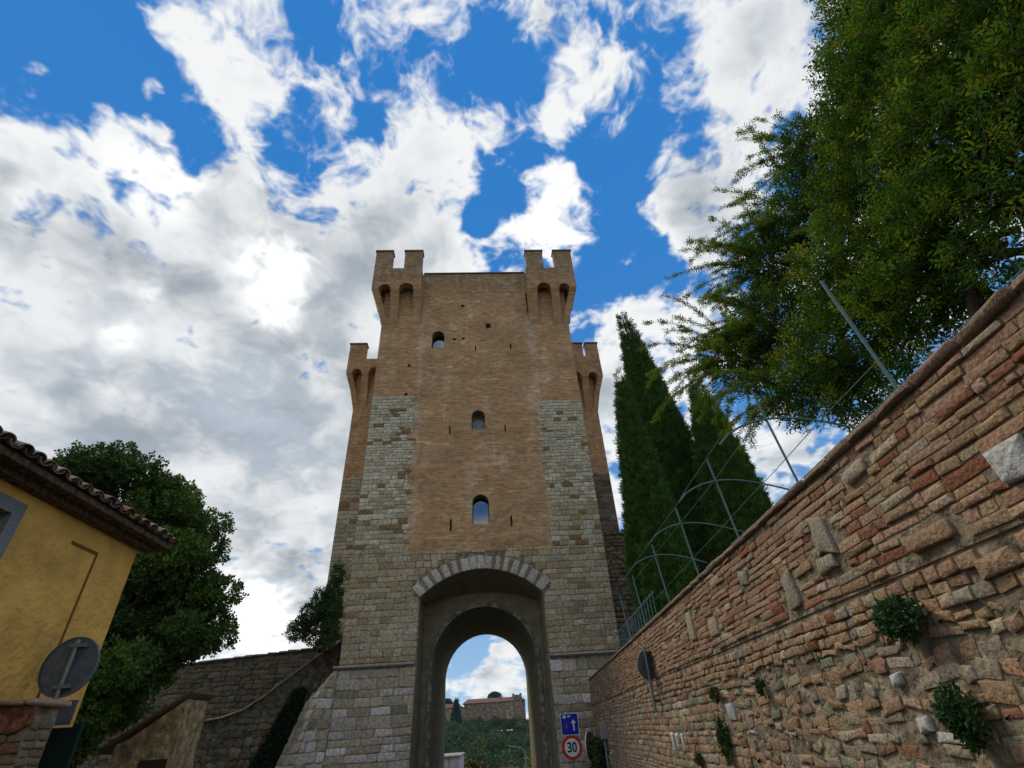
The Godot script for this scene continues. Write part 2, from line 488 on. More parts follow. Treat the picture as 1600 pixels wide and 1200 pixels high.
func make_materials() -> void:
	var fine := tex(noise_image(512, 0.035, 5, 1, 0.70, 1.0))
	var blot := tex(noise_image(512, 0.012, 6, 2, 0.45, 1.0))
	var soft := tex(noise_image(512, 0.008, 6, 9, 0.80, 1.0))
	var n_fine := normal_tex(0.05, 5, 4, 5.0)
	var n_mid := normal_tex(0.02, 6, 6, 7.0)
	var chip := tex(noise_image(512, 0.022, 6, 12, 0.66, 1.0))
	M.stone = mat(Color.WHITE, 0.95, chip, 1.5, n_mid, 0.7, true)
	M.brick = mat(Color.WHITE, 0.95, chip, 0.33, n_mid, 1.5, true)
	M.mortar = mat(lin(0.50, 0.405, 0.27), 1.0, blot, 1.4, n_mid, 1.6)
	M.mortar_grey = mat(lin(0.60, 0.53, 0.39), 1.0, blot, 1.7, n_mid, 1.2)
	M.rubble = mat(lin(0.24, 0.20, 0.13), 1.0, blot, 1.6, n_mid, 2.0)
	M.scarp = mat(lin(0.52, 0.45, 0.33), 1.0, blot, 2.2, n_mid, 1.5)
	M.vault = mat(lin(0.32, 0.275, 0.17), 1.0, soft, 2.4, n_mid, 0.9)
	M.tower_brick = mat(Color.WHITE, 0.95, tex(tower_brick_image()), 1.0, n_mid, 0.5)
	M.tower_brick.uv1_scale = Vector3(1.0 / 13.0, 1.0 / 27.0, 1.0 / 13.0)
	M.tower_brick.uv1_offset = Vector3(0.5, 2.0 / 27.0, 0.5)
	M.yellow = mat(lin(0.92, 0.535, 0.13), 0.95, soft, 3.1, n_fine, 0.5)
	M.ochre = mat(lin(0.86, 0.66, 0.36), 0.95, blot, 2.2, n_fine, 0.7)
	M.groove = mat(lin(0.30, 0.14, 0.03), 0.95, fine, 0.5)
	M.frame_grey = mat(lin(0.30, 0.32, 0.32), 0.9, fine, 0.5, n_fine, 0.6)
	M.cornice = mat(lin(0.22, 0.145, 0.085), 0.95, blot, 0.7, n_mid, 1.0)
	M.wood = mat(lin(0.085, 0.055, 0.038), 0.9, fine, 0.5, n_fine, 1.0)
	M.tile = mat(Color.WHITE, 0.95, fine, 0.3, n_fine, 1.4, true)
	M.pink_plaster = mat(lin(0.42, 0.17, 0.10), 1.0, blot, 0.6, n_mid, 1.2)
	M.soil = mat(lin(0.10, 0.085, 0.05), 1.0, blot, 1.5, n_mid, 1.5)
	M.grass = mat(lin(0.07, 0.10, 0.03), 1.0, blot, 2.5, n_mid, 1.5)
	M.asphalt = mat(lin(0.05, 0.05, 0.052), 0.9, fine, 0.8, n_fine, 1.0)
	M.paving = mat(lin(0.25, 0.23, 0.20), 0.95, blot, 1.2, n_fine, 1.0)
	M.bark = mat(lin(0.09, 0.07, 0.05), 1.0, fine, 0.4, n_mid, 2.0)
	M.steel = mat(lin(0.30, 0.36, 0.36), 0.5, fine, 0.3, n_fine, 0.3)
	M.steel.metallic = 0.6
	M.rail = mat(lin(0.16, 0.27, 0.26), 0.6, fine, 0.25, n_fine, 0.3)
	M.rust = mat(lin(0.16, 0.07, 0.035), 0.9, fine, 0.25, n_fine, 0.6)
	M.sign_back = mat(lin(0.16, 0.18, 0.20), 0.55, soft, 0.5, n_fine, 0.15)
	M.sign_back.metallic = 0.3
	M.sign_blue = mat(lin(0.008, 0.03, 0.36), 0.35)
	M.sign_white = mat(lin(0.72, 0.72, 0.72), 0.4)
	M.sign_red = mat(lin(0.55, 0.035, 0.02), 0.4)
	M.sign_black = mat(lin(0.01, 0.01, 0.03), 0.4)
	M.mirror_back = mat(lin(0.26, 0.07, 0.025), 0.6, fine, 0.3)
	M.box_grey = mat(lin(0.40, 0.38, 0.40), 0.7, fine, 0.4)
	M.gate_green = mat(lin(0.015, 0.05, 0.05), 0.6, fine, 0.4)
	M.glass = mat(lin(0.20, 0.21, 0.22), 0.05)
	M.glass.metallic = 1.0
	M.glass_dark = mat(lin(0.03, 0.035, 0.04), 0.1)
	M.glass_dark.metallic_specular = 0.6
	M.board = mat(lin(0.34, 0.36, 0.36), 0.9, soft, 0.8)
	M.convent = mat(lin(0.52, 0.34, 0.21), 1.0, blot, 14.0)
	M.convent_pale = mat(lin(0.62, 0.46, 0.29), 1.0, blot, 14.0)
	M.roof_far = mat(lin(0.24, 0.12, 0.085), 1.0, fine, 6.0)
	M.white_wall = mat(lin(0.62, 0.56, 0.55), 0.95, soft, 3.0)
	for k in ["leaf", "leaf_thin"]:
		var m := StandardMaterial3D.new()
		m.vertex_color_use_as_albedo = true
		m.roughness = 0.6 if k == "leaf" else 0.65
		m.metallic_specular = 0.3
		m.cull_mode = BaseMaterial3D.CULL_DISABLED
		m.backlight_enabled = true
		m.backlight = Color(0.5, 0.5, 0.4) if k == "leaf" else Color(1.0, 1.0, 0.6)
		M[k] = m

# ------------------------------------------------------------------ foliage
# a spray of leaves round a short stem; each leaf is a folded lozenge
func spray(count: int, length: float, leaf: float, wide: float, seed_: int, spread := 1.0) -> ArrayMesh:
	var r := RandomNumberGenerator.new()
	r.seed = seed_
	var b := Buf.new()
	for k in count:
		var t := (k + 0.5) / count
		var a := k * 2.4 + r.randf_range(-0.4, 0.4)
		var root := Vector3(0, length * (t - 0.3), 0)
		var dir := Vector3(cos(a) * spread, r.randf_range(0.1, 0.9), sin(a) * spread).normalized()
		var side := dir.cross(Vector3(r.randf_range(-1, 1), r.randf_range(-1, 1), r.randf_range(-1, 1))).normalized()
		var up := side.cross(dir).normalized()
		var l := leaf * r.randf_range(0.7, 1.2)
		var w := wide * r.randf_range(0.8, 1.2)
		var p0 := root + dir * leaf * 0.15
		var p1 := p0 + dir * l * 0.5 + side * w * 0.5 + up * w * 0.18
		var p2 := p0 + dir * l - up * l * 0.08
		var p3 := p0 + dir * l * 0.5 - side * w * 0.5 + up * w * 0.18
		var tone := r.randf_range(0.85, 1.15)
		b.tri(p0, p1, p2, up, Color(tone, tone, tone))
		b.tri(p0, p2, p3, up, Color(tone, tone, tone))
	return b.mesh()

func foliage(called: String, m: Mesh, material: Material, xf: Array, cols: Array, owner_node: Node3D) -> MultiMeshInstance3D:
	var mm := MultiMesh.new()
	mm.transform_format = MultiMesh.TRANSFORM_3D
	mm.use_colors = true
	mm.mesh = m
	mm.instance_count = xf.size()
	var at := Vector3.ZERO
	var p: Node3D = owner_node
	while p != self:
		at += p.position
		p = p.get_parent() as Node3D
	for k in xf.size():
		var t: Transform3D = xf[k]
		t.origin -= at
		mm.set_instance_transform(k, t)
		mm.set_instance_color(k, cols[k])
	var o := MultiMeshInstance3D.new()
	o.name = called
	o.multimesh = mm
	o.material_override = material
	o.set_meta("kind", "stuff")
	owner_node.add_child(o, true)
	return o

func rand_dir() -> Vector3:
	var z := rng.randf_range(-1, 1)
	var a := rng.randf() * TAU
	var s := sqrt(1 - z * z)
	return Vector3(cos(a) * s, z, sin(a) * s)

func rand_basis(axis: Vector3, size: float) -> Basis:
	var y := axis.normalized()
	var x := y.cross(rand_dir()).normalized()
	return Basis(x, y, x.cross(y)).scaled(Vector3.ONE * size)

# a tree of leafy lumps: trunk and limbs, and a crown of sprays gathered on each lump's shell
func leafy_tree(t: Node3D, trunk_from: Vector3, trunk_r: float, lumps: Array, per_area: float, m: Mesh, material: Material, tints: Array, size := 1.0, droop := 0.0) -> void:
	var b := Buf.new()
	var top := Vector3.ZERO
	for l in lumps:
		top += l[0]
	top /= lumps.size()
	var mid := trunk_from.lerp(top, 0.45) + Vector3(rng.randf_range(-.2, .2), 0, rng.randf_range(-.2, .2))
	b.tube(PackedVector3Array([trunk_from - Vector3(0, 0.2, 0), trunk_from.lerp(mid, 0.5), mid, top]), trunk_r, trunk_r * 0.35, 8)
	for l in lumps:
		var e: Vector3 = l[0]
		var s := mid.lerp(top, rng.randf_range(0, 0.8))
		b.tube(PackedVector3Array([s, s.lerp(e, 0.5) + rand_dir() * 0.15, e]), trunk_r * 0.28, trunk_r * 0.08, 5)
	part("trunk", b, M.bark, t)
	var xf := []
	var cols := []
	for l in lumps:
		var o: Vector3 = l[0]
		var r: Vector3 = l[1]
		var n := int(per_area * (r.x * r.y + r.y * r.z + r.x * r.z) / 3.0)
		var lump_tint: Color = jitter(tints[rng.randi() % tints.size()], 0.15)
		for k in n:
			var d := rand_dir()
			var rr := pow(rng.randf(), 0.28) * rng.randf_range(0.9, 1.08)
			var p := o + Vector3(d.x * r.x, d.y * r.y, d.z * r.z) * rr
			var ax := d + rand_dir() * 0.7 + Vector3(0, -droop, 0)
			xf.append(Transform3D(rand_basis(ax, size * rng.randf_range(0.75, 1.25)), p))
			cols.append(jitter(lump_tint, 0.22))
	foliage("crown", m, material, xf, cols, t)

# ------------------------------------------------------------------ the tower
func arch_poly(cx: float, half: float, y0: float, spring: float, rise: float, steps := 20) -> PackedVector2Array:
	var p := PackedVector2Array()
	var R := (half * half + rise * rise) / (2.0 * rise)
	var cy := spring + rise - R
	var a := asin(minf(1.0, half / R))
	if rise > half:
		a = PI - a
	p.append(Vector2(cx - half, y0))
	for k in steps + 1:
		var t := -a + 2.0 * a * k / steps
		p.append(Vector2(cx + R * sin(t), cy + R * cos(t)))
	p.append(Vector2(cx + half, y0))
	p.reverse()
	return p

func csg_box(owner_node: Node, called: String, lo: Vector3, hi: Vector3, m: Material, cut := false) -> CSGBox3D:
	var b := CSGBox3D.new()
	b.name = called
	b.size = hi - lo
	b.position = (lo + hi) * 0.5
	b.material = m
	if cut:
		b.operation = CSGShape3D.OPERATION_SUBTRACTION
	owner_node.add_child(b, true)
	return b

func csg_cut(owner_node: Node, called: String, poly: PackedVector2Array, z0: float, depth: float, m: Material) -> void:
	var c := CSGPolygon3D.new()
	c.name = called
	c.polygon = poly
	c.depth = depth
	c.position = Vector3(0, 0, z0)
	c.material = m
	c.operation = CSGShape3D.OPERATION_SUBTRACTION
	owner_node.add_child(c, true)

# corner turret carried on sloped corbels with small arches; s = -1 left corner, 1 right corner of a shaft whose corner is at (cx, zf)
func turret(t: Node3D, cx: float, zf: float, s: float, yb: float, yk: float, yc: float, yt: float, ov: float, merlons: Array, arches: Array, inner: float, deep: float) -> void:
	var b := Buf.new()
	var ux := Vector3(s, 0, 0)
	var uz := Vector3(0, 0, 1)
	var thick := 0.42
	# front wall: u runs outward from the shaft corner
	for face in 2:
		var o := Vector3(cx, 0, zf + ov)
		var u := ux
		var push := Vector3(0, 0, -thick)
		var u_in := -inner
		var u_out := ov
		var ms := merlons
		var ar := arches
		if face == 1:
			o = Vector3(cx + s * ov, 0, zf)
			u = uz
			push = Vector3(-s * thick, 0, 0)
			u_in = -deep
			u_out = ov - thick
			ms = [[-deep, -deep + 1.0], [-0.6, ov - thick]]
			ar = [[-deep + 0.4, -deep + 1.2], [-1.0, -0.2]]
		var poly := PackedVector2Array()
		poly.append(Vector2(u_in, yk))
		var arr := ar.duplicate()
		arr.sort()
		for a in arr:
			var h: float = (a[1] - a[0]) * 0.5
			var mx: float = (a[1] + a[0]) * 0.5
			for k in 11:
				var th := PI - PI * k / 10.0
				poly.append(Vector2(mx + h * cos(th), yk + h * 1.08 * sin(th)))
		poly.append(Vector2(u_out, yk))
		poly.append(Vector2(u_out, yc))
		var mm := ms.duplicate()
		mm.sort()
		mm.reverse()
		for m in mm:
			poly.append(Vector2(minf(m[1], u_out), yc))
			poly.append(Vector2(minf(m[1], u_out), yt))
			poly.append(Vector2(m[0], yt))
			poly.append(Vector2(m[0], yc))
		poly.append(Vector2(u_in, yc))
		var clean := PackedVector2Array()
		for p in poly:
			if clean.is_empty() or clean[clean.size() - 1].distance_to(p) > 1e-4:
				clean.append(p)
		if clean[0].distance_to(clean[clean.size() - 1]) < 1e-4:
			clean.remove_at(clean.size() - 1)
		b.prism(clean, o, u, Vector3.UP, push)
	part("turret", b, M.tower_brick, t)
	# caps on the merlons
	for m in merlons:
		var cb := Buf.new()
		var a := cx + s * float(m[0])
		var e := cx + s * float(m[1])
		cb.box(Vector3(minf(a, e) - 0.05, yt, zf + ov - thick - 0.05), Vector3(maxf(a, e) + 0.05, yt + 0.09, zf + ov + 0.05), Color(0.30, 0.22, 0.14))
		part("merlon_cap", cb, M.brick, t)
	# floor and return wall behind
	var f := Buf.new()
	var lo_x := minf(cx - s * inner, cx + s * (ov - thick))
	var hi_x := maxf(cx - s * inner, cx + s * (ov - thick))
	f.box(Vector3(lo_x + 0.01, yk + 0.75, zf - deep), Vector3(hi_x - 0.01, yc - 0.15, zf + ov - thick - 0.004))
	f.box(Vector3(minf(cx - s * inner, cx - s * (inner - 0.4)), yk - 0.02, zf - 0.1), Vector3(maxf(cx - s * inner, cx - s * (inner - 0.4)), yk + 0.74, zf + ov - thick - 0.004))
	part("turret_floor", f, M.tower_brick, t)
	# corbels between the arches: wedges that grow out of the shaft
	var edges := [-inner]
	var arr2 := arches.duplicate()
	arr2.sort()
	for a in arr2:
		edges.append(a[0])
		edges.append(a[1])
	edges.append(ov)
	for k in range(0, edges.size(), 2):
		var w := Buf.new()
		var a: float = edges[k]
		var e: float = edges[k + 1]
		var prof := PackedVector2Array([Vector2(-0.05, yb - 0.1), Vector2(0.0, yb), Vector2(ov * 0.45, yb + (yk - yb) * 0.55), Vector2(ov, yk - 0.002), Vector2(-0.05, yk - 0.002)])
		if e >= ov - 0.01:
			# the corner corbel leans out on both sides
			var base := Vector3(cx, 0, zf)
			var lv := [[0.0, yb], [0.45, yb + (yk - yb) * 0.55], [1.0, yk - 0.002]]
			for q in 2:
				var g0: float = lv[q][0]
				var g1: float = lv[q + 1][0]
				var y0: float = lv[q][1]
				var y1: float = lv[q + 1][1]
				var d0 := ov * g0
				var d1 := ov * g1
				var i0 := lerpf(-0.3, a, g0)
				var i1 := lerpf(-0.3, a, g1)
				var a0 := base + Vector3(s * i0, y0, d0)
				var b0 := base + Vector3(s * d0, y0, d0)
				var c0 := base + Vector3(s * d0, y0, -0.9)
				var a1 := base + Vector3(s * i1, y1, d1)
				var b1 := base + Vector3(s * d1, y1, d1)
				var c1 := base + Vector3(s * d1, y1, -0.9)
				w.quad(a0, b0, b1, a1, Vector3(0, -0.2, 1))
				w.quad(b0, c0, c1, b1, Vector3(s, -0.2, 0))
				w.quad(a0, a1, base + Vector3(s * i1, y1, -0.05), base + Vector3(s * i0, y0, -0.05), Vector3(-s, 0, 0))
			w.quad(base + Vector3(s * a, yk, ov), base + Vector3(s * ov, yk, ov), base + Vector3(s * ov, yk, -0.9), base + Vector3(s * a, yk, -0.9), Vector3.DOWN)
		else:
			w.prism(prof, Vector3(cx + s * a, 0, zf), Vector3(0, 0, 1), Vector3.UP, Vector3(s * (e - a), 0, 0))
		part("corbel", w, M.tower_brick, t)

# rows of worn stones over a flat face; gaps(y0, y1) gives the spans to fill
func lay(list: Array, o: Vector3, ux: Vector3, uy: Vector3, un: Vector3, y0: float, y1: float, hmin: float, hmax: float, wmin: float, wmax: float, spans: Callable, cols: Array, wts: Array, proud := 0.02, joint := 0.018, skip := 0.0) -> void:
	var y := y0
	while y < y1 - hmin * 0.5:
		var h := minf(rng.randf_range(hmin, hmax), y1 - y)
		for sp in spans.call(y, y + h):
			var x: float = sp[0]
			while x < sp[1] - 0.05:
				var w := rng.randf_range(wmin, wmax)
				if sp[1] - x - w < wmin * 0.5:
					w = sp[1] - x
				if rng.randf() >= skip and w > 0.06:
					list.append({"x": x + w * 0.5, "y": y + h * 0.5, "w": w - joint, "h": h - joint, "d": proud * rng.randf_range(0.6, 1.35), "c": jitter(pick(cols, wts), 0.14), "o": o, "ux": ux, "uy": uy, "un": un})
				x += w
		y += h

func build_stones(t: Node3D, list: Array, singles: int, called: String, rest: String, m: Material, wear: float, rough: float, key: Callable) -> void:
	var order := range(list.size())
	var score := PackedFloat32Array()
	for s in list:
		score.append(key.call(s))
	order.sort_custom(func(a, b): return score[a] > score[b])
	var bulk := Buf.new()
	for k in order.size():
		var s: Dictionary = list[order[k]]
		var b := bulk if k >= singles else Buf.new()
		b.stone(s.o + s.ux * s.x + s.uy * s.y, s.ux, s.uy, s.un, s.w, s.h, s.d, s.c, rng, wear, s.get("rough", rough))
		if k < singles:
			part(called, b, m, t)
	if bulk.v.size() > 0:
		var o := part(rest, bulk, m, t)
		o.set_meta("kind", "stuff")

const CX := -0.19
const VR := 3.28
const VY := 3.58

func arch_half(y: float) -> float:
	if y < 5.92:
		return 2.345
	if y < 6.32:
		return 2.36 + (y - 5.92) * 0.9
	var r := VR + 0.53
	var q := r * r - (y - VY) * (y - VY)
	return sqrt(q) if q > 0.0 else -1.0

func gate_tower() -> void:
	var t := thing("gate_tower", Vector3(-0.2, 0, -24.0), "tall brick and stone gate tower with corner turrets and arched passage", "tower")
	var c := CSGCombiner3D.new()
	c.name = "masonry"
	t.add_child(c)
	c.position = -t.position
	# front shaft and the wider body behind it
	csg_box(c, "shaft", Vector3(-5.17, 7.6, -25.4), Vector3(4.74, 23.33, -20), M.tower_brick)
	csg_box(c, "shaft_foot", Vector3(-5.17, -0.3, -25.4), Vector3(4.74, 7.6, -20), M.mortar)
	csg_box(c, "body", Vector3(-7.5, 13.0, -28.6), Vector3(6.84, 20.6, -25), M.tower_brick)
	csg_box(c, "body_foot", Vector3(-7.5, -0.3, -28.6), Vector3(6.84, 13.0, -25), M.mortar_grey)
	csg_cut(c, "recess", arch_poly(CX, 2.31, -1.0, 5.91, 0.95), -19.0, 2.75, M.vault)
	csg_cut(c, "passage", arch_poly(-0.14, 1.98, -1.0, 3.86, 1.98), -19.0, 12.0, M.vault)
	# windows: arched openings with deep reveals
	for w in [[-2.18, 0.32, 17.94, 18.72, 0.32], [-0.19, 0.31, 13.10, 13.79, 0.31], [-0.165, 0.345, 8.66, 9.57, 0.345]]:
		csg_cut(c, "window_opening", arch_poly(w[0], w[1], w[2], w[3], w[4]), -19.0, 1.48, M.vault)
	# loopholes and putlog holes
	for h in [[-1.5, 13.09, .07, .40], [1.04, 13.07, .07, .38], [-1.39, 8.64, .08, .5], [1.08, 8.73, .08, .42], [-0.26, 17.83, .06, .36], [1.55, 17.92, .06, .38], [-0.92, 20.83, .17, .18], [0.43, 19.36, .25, .34], [-1.35, 18.47, .18, .14], [-0.88, 18.51, .15, .15], [-3.57, 16.83, .13, .18], [-3.61, 15.12, .14, .16], [-3.24, 20.4, .1, .34], [-3.27, 6.51, .12, .16], [-3.22, 5.83, .16, .17], [2.71, 5.73, .17, .17], [4.3, 5.72, .17, .16], [2.64, 21.0, .14, 1.6], [-3.9, 11.6, .16, .2]]:
		csg_box(c, "putlog_hole", Vector3(h[0] - h[2] * 0.5, h[1] - h[3] * 0.5, -20.45), Vector3(h[0] + h[2] * 0.5, h[1] + h[3] * 0.5, -19.5), M.tower_brick, true)
	# panes
	var panes := [[-2.18, 0.32, 17.94, 18.72, 0.32, M.glass], [-0.19, 0.31, 13.10, 13.50, 0.31, M.board], [-0.165, 0.345, 8.66, 9.57, 0.345, M.glass]]
	for w in panes:
		var fb := Buf.new()
		var x: float = w[0]
		var hf: float = w[1]
		var y0: float = w[2]
		fb.box(Vector3(x - hf - 0.01, y0 - 0.02, -20.44), Vector3(x + hf + 0.01, y0 + 0.05, -20.30))
		for sd in [-1.0, 1.0]:
			fb.box(Vector3(x + sd * hf - 0.03, y0 + 0.05, -20.44), Vector3(x + sd * hf + 0.03, w[3], -20.36))
		var fr := part("window", fb, M.wood, t)
		var pb := Buf.new()
		pb.prism(arch_poly(x, hf - 0.005, y0 + 0.05, w[3], w[4] - 0.005), Vector3(0, 0, -20.38), Vector3.RIGHT, Vector3.UP, Vector3(0, 0, -0.03))
		part("pane", pb, w[5], fr)
	# sloping soffit of the outer recess: from the round front arch down to a flatter one
	var sb := Buf.new()
	var steps := 24
	for k in steps:
		var q := []
		for e in 2:
			var f := -1.0 + 2.0 * (k + e) / steps
			for zz in 2:
				var rise: float = [0.95, 0.44][zz]
				var sp: float = [5.908, 5.95][zz]
				var hs := 2.305
				var R := (hs * hs + rise * rise) / (2.0 * rise)
				var x := f * hs
				q.append(Vector3(CX + x, sp + rise - R + sqrt(R * R - x * x) - 0.006, [-20.03, -21.745][zz]))
		sb.quad(q[0], q[2], q[3], q[1], Vector3.DOWN)
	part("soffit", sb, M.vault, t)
	# ring of the inner arch
	var rb := Buf.new()
	var outer := arch_poly(-0.14, 2.13, 0.0, 3.86, 2.13, 28)
	var innr := arch_poly(-0.14, 1.98, 0.0, 3.86, 1.98, 28)
	for k in outer.size() - 1:
		var a := Vector3(outer[k].x, outer[k].y, -21.67)
		var a2 := Vector3(outer[k + 1].x, outer[k + 1].y, -21.67)
		var i1 := Vector3(innr[k].x, innr[k].y, -21.67)
		var i2 := Vector3(innr[k + 1].x, innr[k + 1].y, -21.67)
		rb.quad(a, a2, i2, i1, Vector3(0, 0, 1))
		var o2 := Vector3(a.x + 0.14, a.y - 3.0, 0)
		rb.quad(a, a2, a2 - Vector3(0, 0, 0.09), a - Vector3(0, 0, 0.09), o2)
		rb.quad(i1, i2, i2 - Vector3(0, 0, 0.09), i1 - Vector3(0, 0, 0.09), -o2)
	part("arch_ring", rb, M.scarp, t)
	# voussoirs: pale stones with brick strips between
	var a0 := -0.775
	var wide := [0.105, 0.035, 0.08, 0.035, 0.085, 0.035, 0.08, 0.04, 0.075, 0.035, 0.11, 0.085, 0.085, 0.10, 0.035, 0.065, 0.035, 0.065, 0.04, 0.08, 0.035, 0.075, 0.035, 0.10, 0.035, 0.115]
	var total := 0.0
	for w in wide:
		total += w
	for k in wide.size():
		var w: float = wide[k] * 1.55 / total
		var th := a0 + w * 0.5
		a0 += w
		var un := Vector3(0, 0, 1)
		var uy := Vector3(sin(th), cos(th), 0)
		var ux := Vector3(cos(th), -sin(th), 0)
		var strip: bool = wide[k] < 0.05
		var len_ := 0.47 if strip else rng.randf_range(0.46, 0.54)
		var vb := Buf.new()
		var col := jitter(lin(0.38, 0.29, 0.18), 0.1) if strip else jitter(lin(0.70, 0.62, 0.50), 0.12)
		vb.stone(Vector3(CX, VY, -19.99) + uy * (VR + 0.01 + len_ * 0.5), ux, uy, un, w * (VR + 0.25) - 0.016, len_, 0.015 if strip else 0.035, col, rng, 0.12, 0.02, 0.09)
		part("voussoir" if not strip else "brick_strip", vb, M.stone, t)
	# backing of the two stone corners, let into the brick
	for bd in [[-5.178, -3.3, 15.0], [2.86, 4.748, 14.48]]:
		var back := Buf.new()
		back.box(Vector3(bd[0], 7.55, -20.5), Vector3(bd[1], bd[2], -19.992))
		part("corner_bed", back, M.mortar_grey, t)
	# stones
	var stones := []
	var X := Vector3.RIGHT
	var Y := Vector3.UP
	var Z := Vector3.BACK
	var pale := [lin(0.803, 0.690, 0.466), lin(0.742, 0.621, 0.405), lin(0.840, 0.749, 0.546), lin(0.618, 0.502, 0.299), lin(0.350, 0.236, 0.097), lin(0.597, 0.433, 0.264)]
	var olive := [lin(0.63, 0.50, 0.31), lin(0.57, 0.46, 0.27), lin(0.68, 0.55, 0.35), lin(0.65, 0.54, 0.39), lin(0.52, 0.36, 0.20), lin(0.45, 0.36, 0.21), lin(0.61, 0.44, 0.29)]
	var left_spans := func(_a: float, _b: float) -> Array: return [[-5.165, -3.12 + rng.randf_range(-0.2, 0.14)]]
	var right_spans := func(_a: float, _b: float) -> Array: return [[2.68 + rng.randf_range(-0.14, 0.2), 4.735]]
	var lower := func(a: float, b: float) -> Array:
		var h := maxf(arch_half(a), arch_half(b))
		if a < 7.3 and b > 7.3:
			h = maxf(h, arch_half(a))
		if h < 0.0:
			return [[-5.165, 4.735]]
		return [[-5.165, CX - h], [CX + h, 4.735]]
	var o_front := Vector3(0, 0, -20.0)
	lay(stones, o_front, X, Y, Z, 3.86, 7.62, 0.16, 0.27, 0.28, 0.72, lower, olive, [5, 5, 4, 2, 1.2, 1.2, 1], 0.013, 0.012)
	var mixed := [lin(0.690, 0.590, 0.386), lin(0.597, 0.490, 0.285), lin(0.793, 0.700, 0.506), lin(0.515, 0.420, 0.221), lin(0.371, 0.240, 0.101), lin(0.618, 0.430, 0.267)]
	lay(stones, o_front + Z * 0.008, X, Y, Z, 7.62, 9.6, 0.15, 0.24, 0.26, 0.62, left_spans, mixed, [4, 4, 3, 2, 2, 1], 0.018, 0.014)
	lay(stones, o_front + Z * 0.008, X, Y, Z, 7.62, 9.4, 0.15, 0.24, 0.26, 0.62, right_spans, mixed, [4, 4, 3, 2, 1.2, 1], 0.018, 0.014)
	lay(stones, o_front + Z * 0.008, X, Y, Z, 9.6, 15.05, 0.11, 0.2, 0.2, 0.5, left_spans, pale, [5, 4, 5, 1.6, 1.5, 0.6], 0.018, 0.014)
	lay(stones, o_front + Z * 0.008, X, Y, Z, 9.4, 14.52, 0.11, 0.2, 0.2, 0.5, right_spans, pale, [5, 4, 5, 1.6, 0.9, 0.6], 0.018, 0.014)
	# the body behind, left and right of the shaft
	var o_body := Vector3(0, 0, -25.0)
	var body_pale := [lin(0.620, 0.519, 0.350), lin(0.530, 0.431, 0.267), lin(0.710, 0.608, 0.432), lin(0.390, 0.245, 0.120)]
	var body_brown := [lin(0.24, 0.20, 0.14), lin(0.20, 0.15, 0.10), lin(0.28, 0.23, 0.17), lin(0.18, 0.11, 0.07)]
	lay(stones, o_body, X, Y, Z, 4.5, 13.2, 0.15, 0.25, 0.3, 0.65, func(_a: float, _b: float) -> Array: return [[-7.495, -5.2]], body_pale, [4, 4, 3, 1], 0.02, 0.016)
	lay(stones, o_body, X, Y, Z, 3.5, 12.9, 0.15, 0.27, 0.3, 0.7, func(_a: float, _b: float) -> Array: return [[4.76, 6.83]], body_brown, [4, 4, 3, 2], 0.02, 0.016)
	# base of large dressed blocks, leaning back, under a string course
	var un_b := Vector3(0, 0.5, 3.7).normalized()
	var uy_b := Vector3(0, 3.7, -0.5).normalized()
	var block := [lin(0.55, 0.46, 0.32), lin(0.60, 0.52, 0.42), lin(0.44, 0.37, 0.24), lin(0.83, 0.74, 0.65), lin(0.72, 0.57, 0.49), lin(0.33, 0.32, 0.23)]
	var fb2 := Buf.new()
	fb2.quad(Vector3(-5.2, 3.7, -20.0 + 0.012), Vector3(-2.52, 3.7, -20 + 0.012), Vector3(-2.52, 0, -19.488), Vector3(-5.2, 0, -19.488), un_b)
	fb2.tri(Vector3(-2.52, 3.7, -19.988), Vector3(-2.52, 0, -19.488), Vector3(-2.52, 0, -20.2), Vector3.RIGHT)
	part("base", fb2, M.scarp, t)
	fb2 = Buf.new()
	fb2.quad(Vector3(2.14, 3.7, -20 + 0.012), Vector3(4.76, 3.7, -20 + 0.012), Vector3(4.76, 0, -19.488), Vector3(2.14, 0, -19.488), un_b)
	fb2.tri(Vector3(2.14, 3.7, -19.988), Vector3(2.14, 0, -19.488), Vector3(2.14, 0, -20.2), Vector3.LEFT)
	fb2.tri(Vector3(4.76, 3.7, -19.988), Vector3(4.76, 0, -19.488), Vector3(4.76, 0, -20.2), Vector3.RIGHT)
	part("base", fb2, M.scarp, t)
	var o_base := Vector3(0, 0, -19.488)
	lay(stones, o_base, X, uy_b, un_b, 0.0, 3.72, 0.2, 0.4, 0.3, 0.85, func(_a: float, _b: float) -> Array: return [[-5.15, -2.53]], block, [5, 4, 4, 1.6, 1, 0.8], 0.02, 0.014)
	lay(stones, o_base, X, uy_b, un_b, 0.0, 3.72, 0.2, 0.4, 0.25, 0.7, func(_a: float, _b: float) -> Array: return [[2.15, 4.75]], block, [5, 4, 4, 1.4, 1, 0.8], 0.02, 0.014)
	build_stones(t, stones, 290, "stone", "stone_facing", M.stone, 0.11, 0.06, func(s): return s.w * s.h / (1.0 + 0.05 * maxf(0.0, s.y - 2.0)) / (1.0 if s.o.z > -24.0 else 2.0))
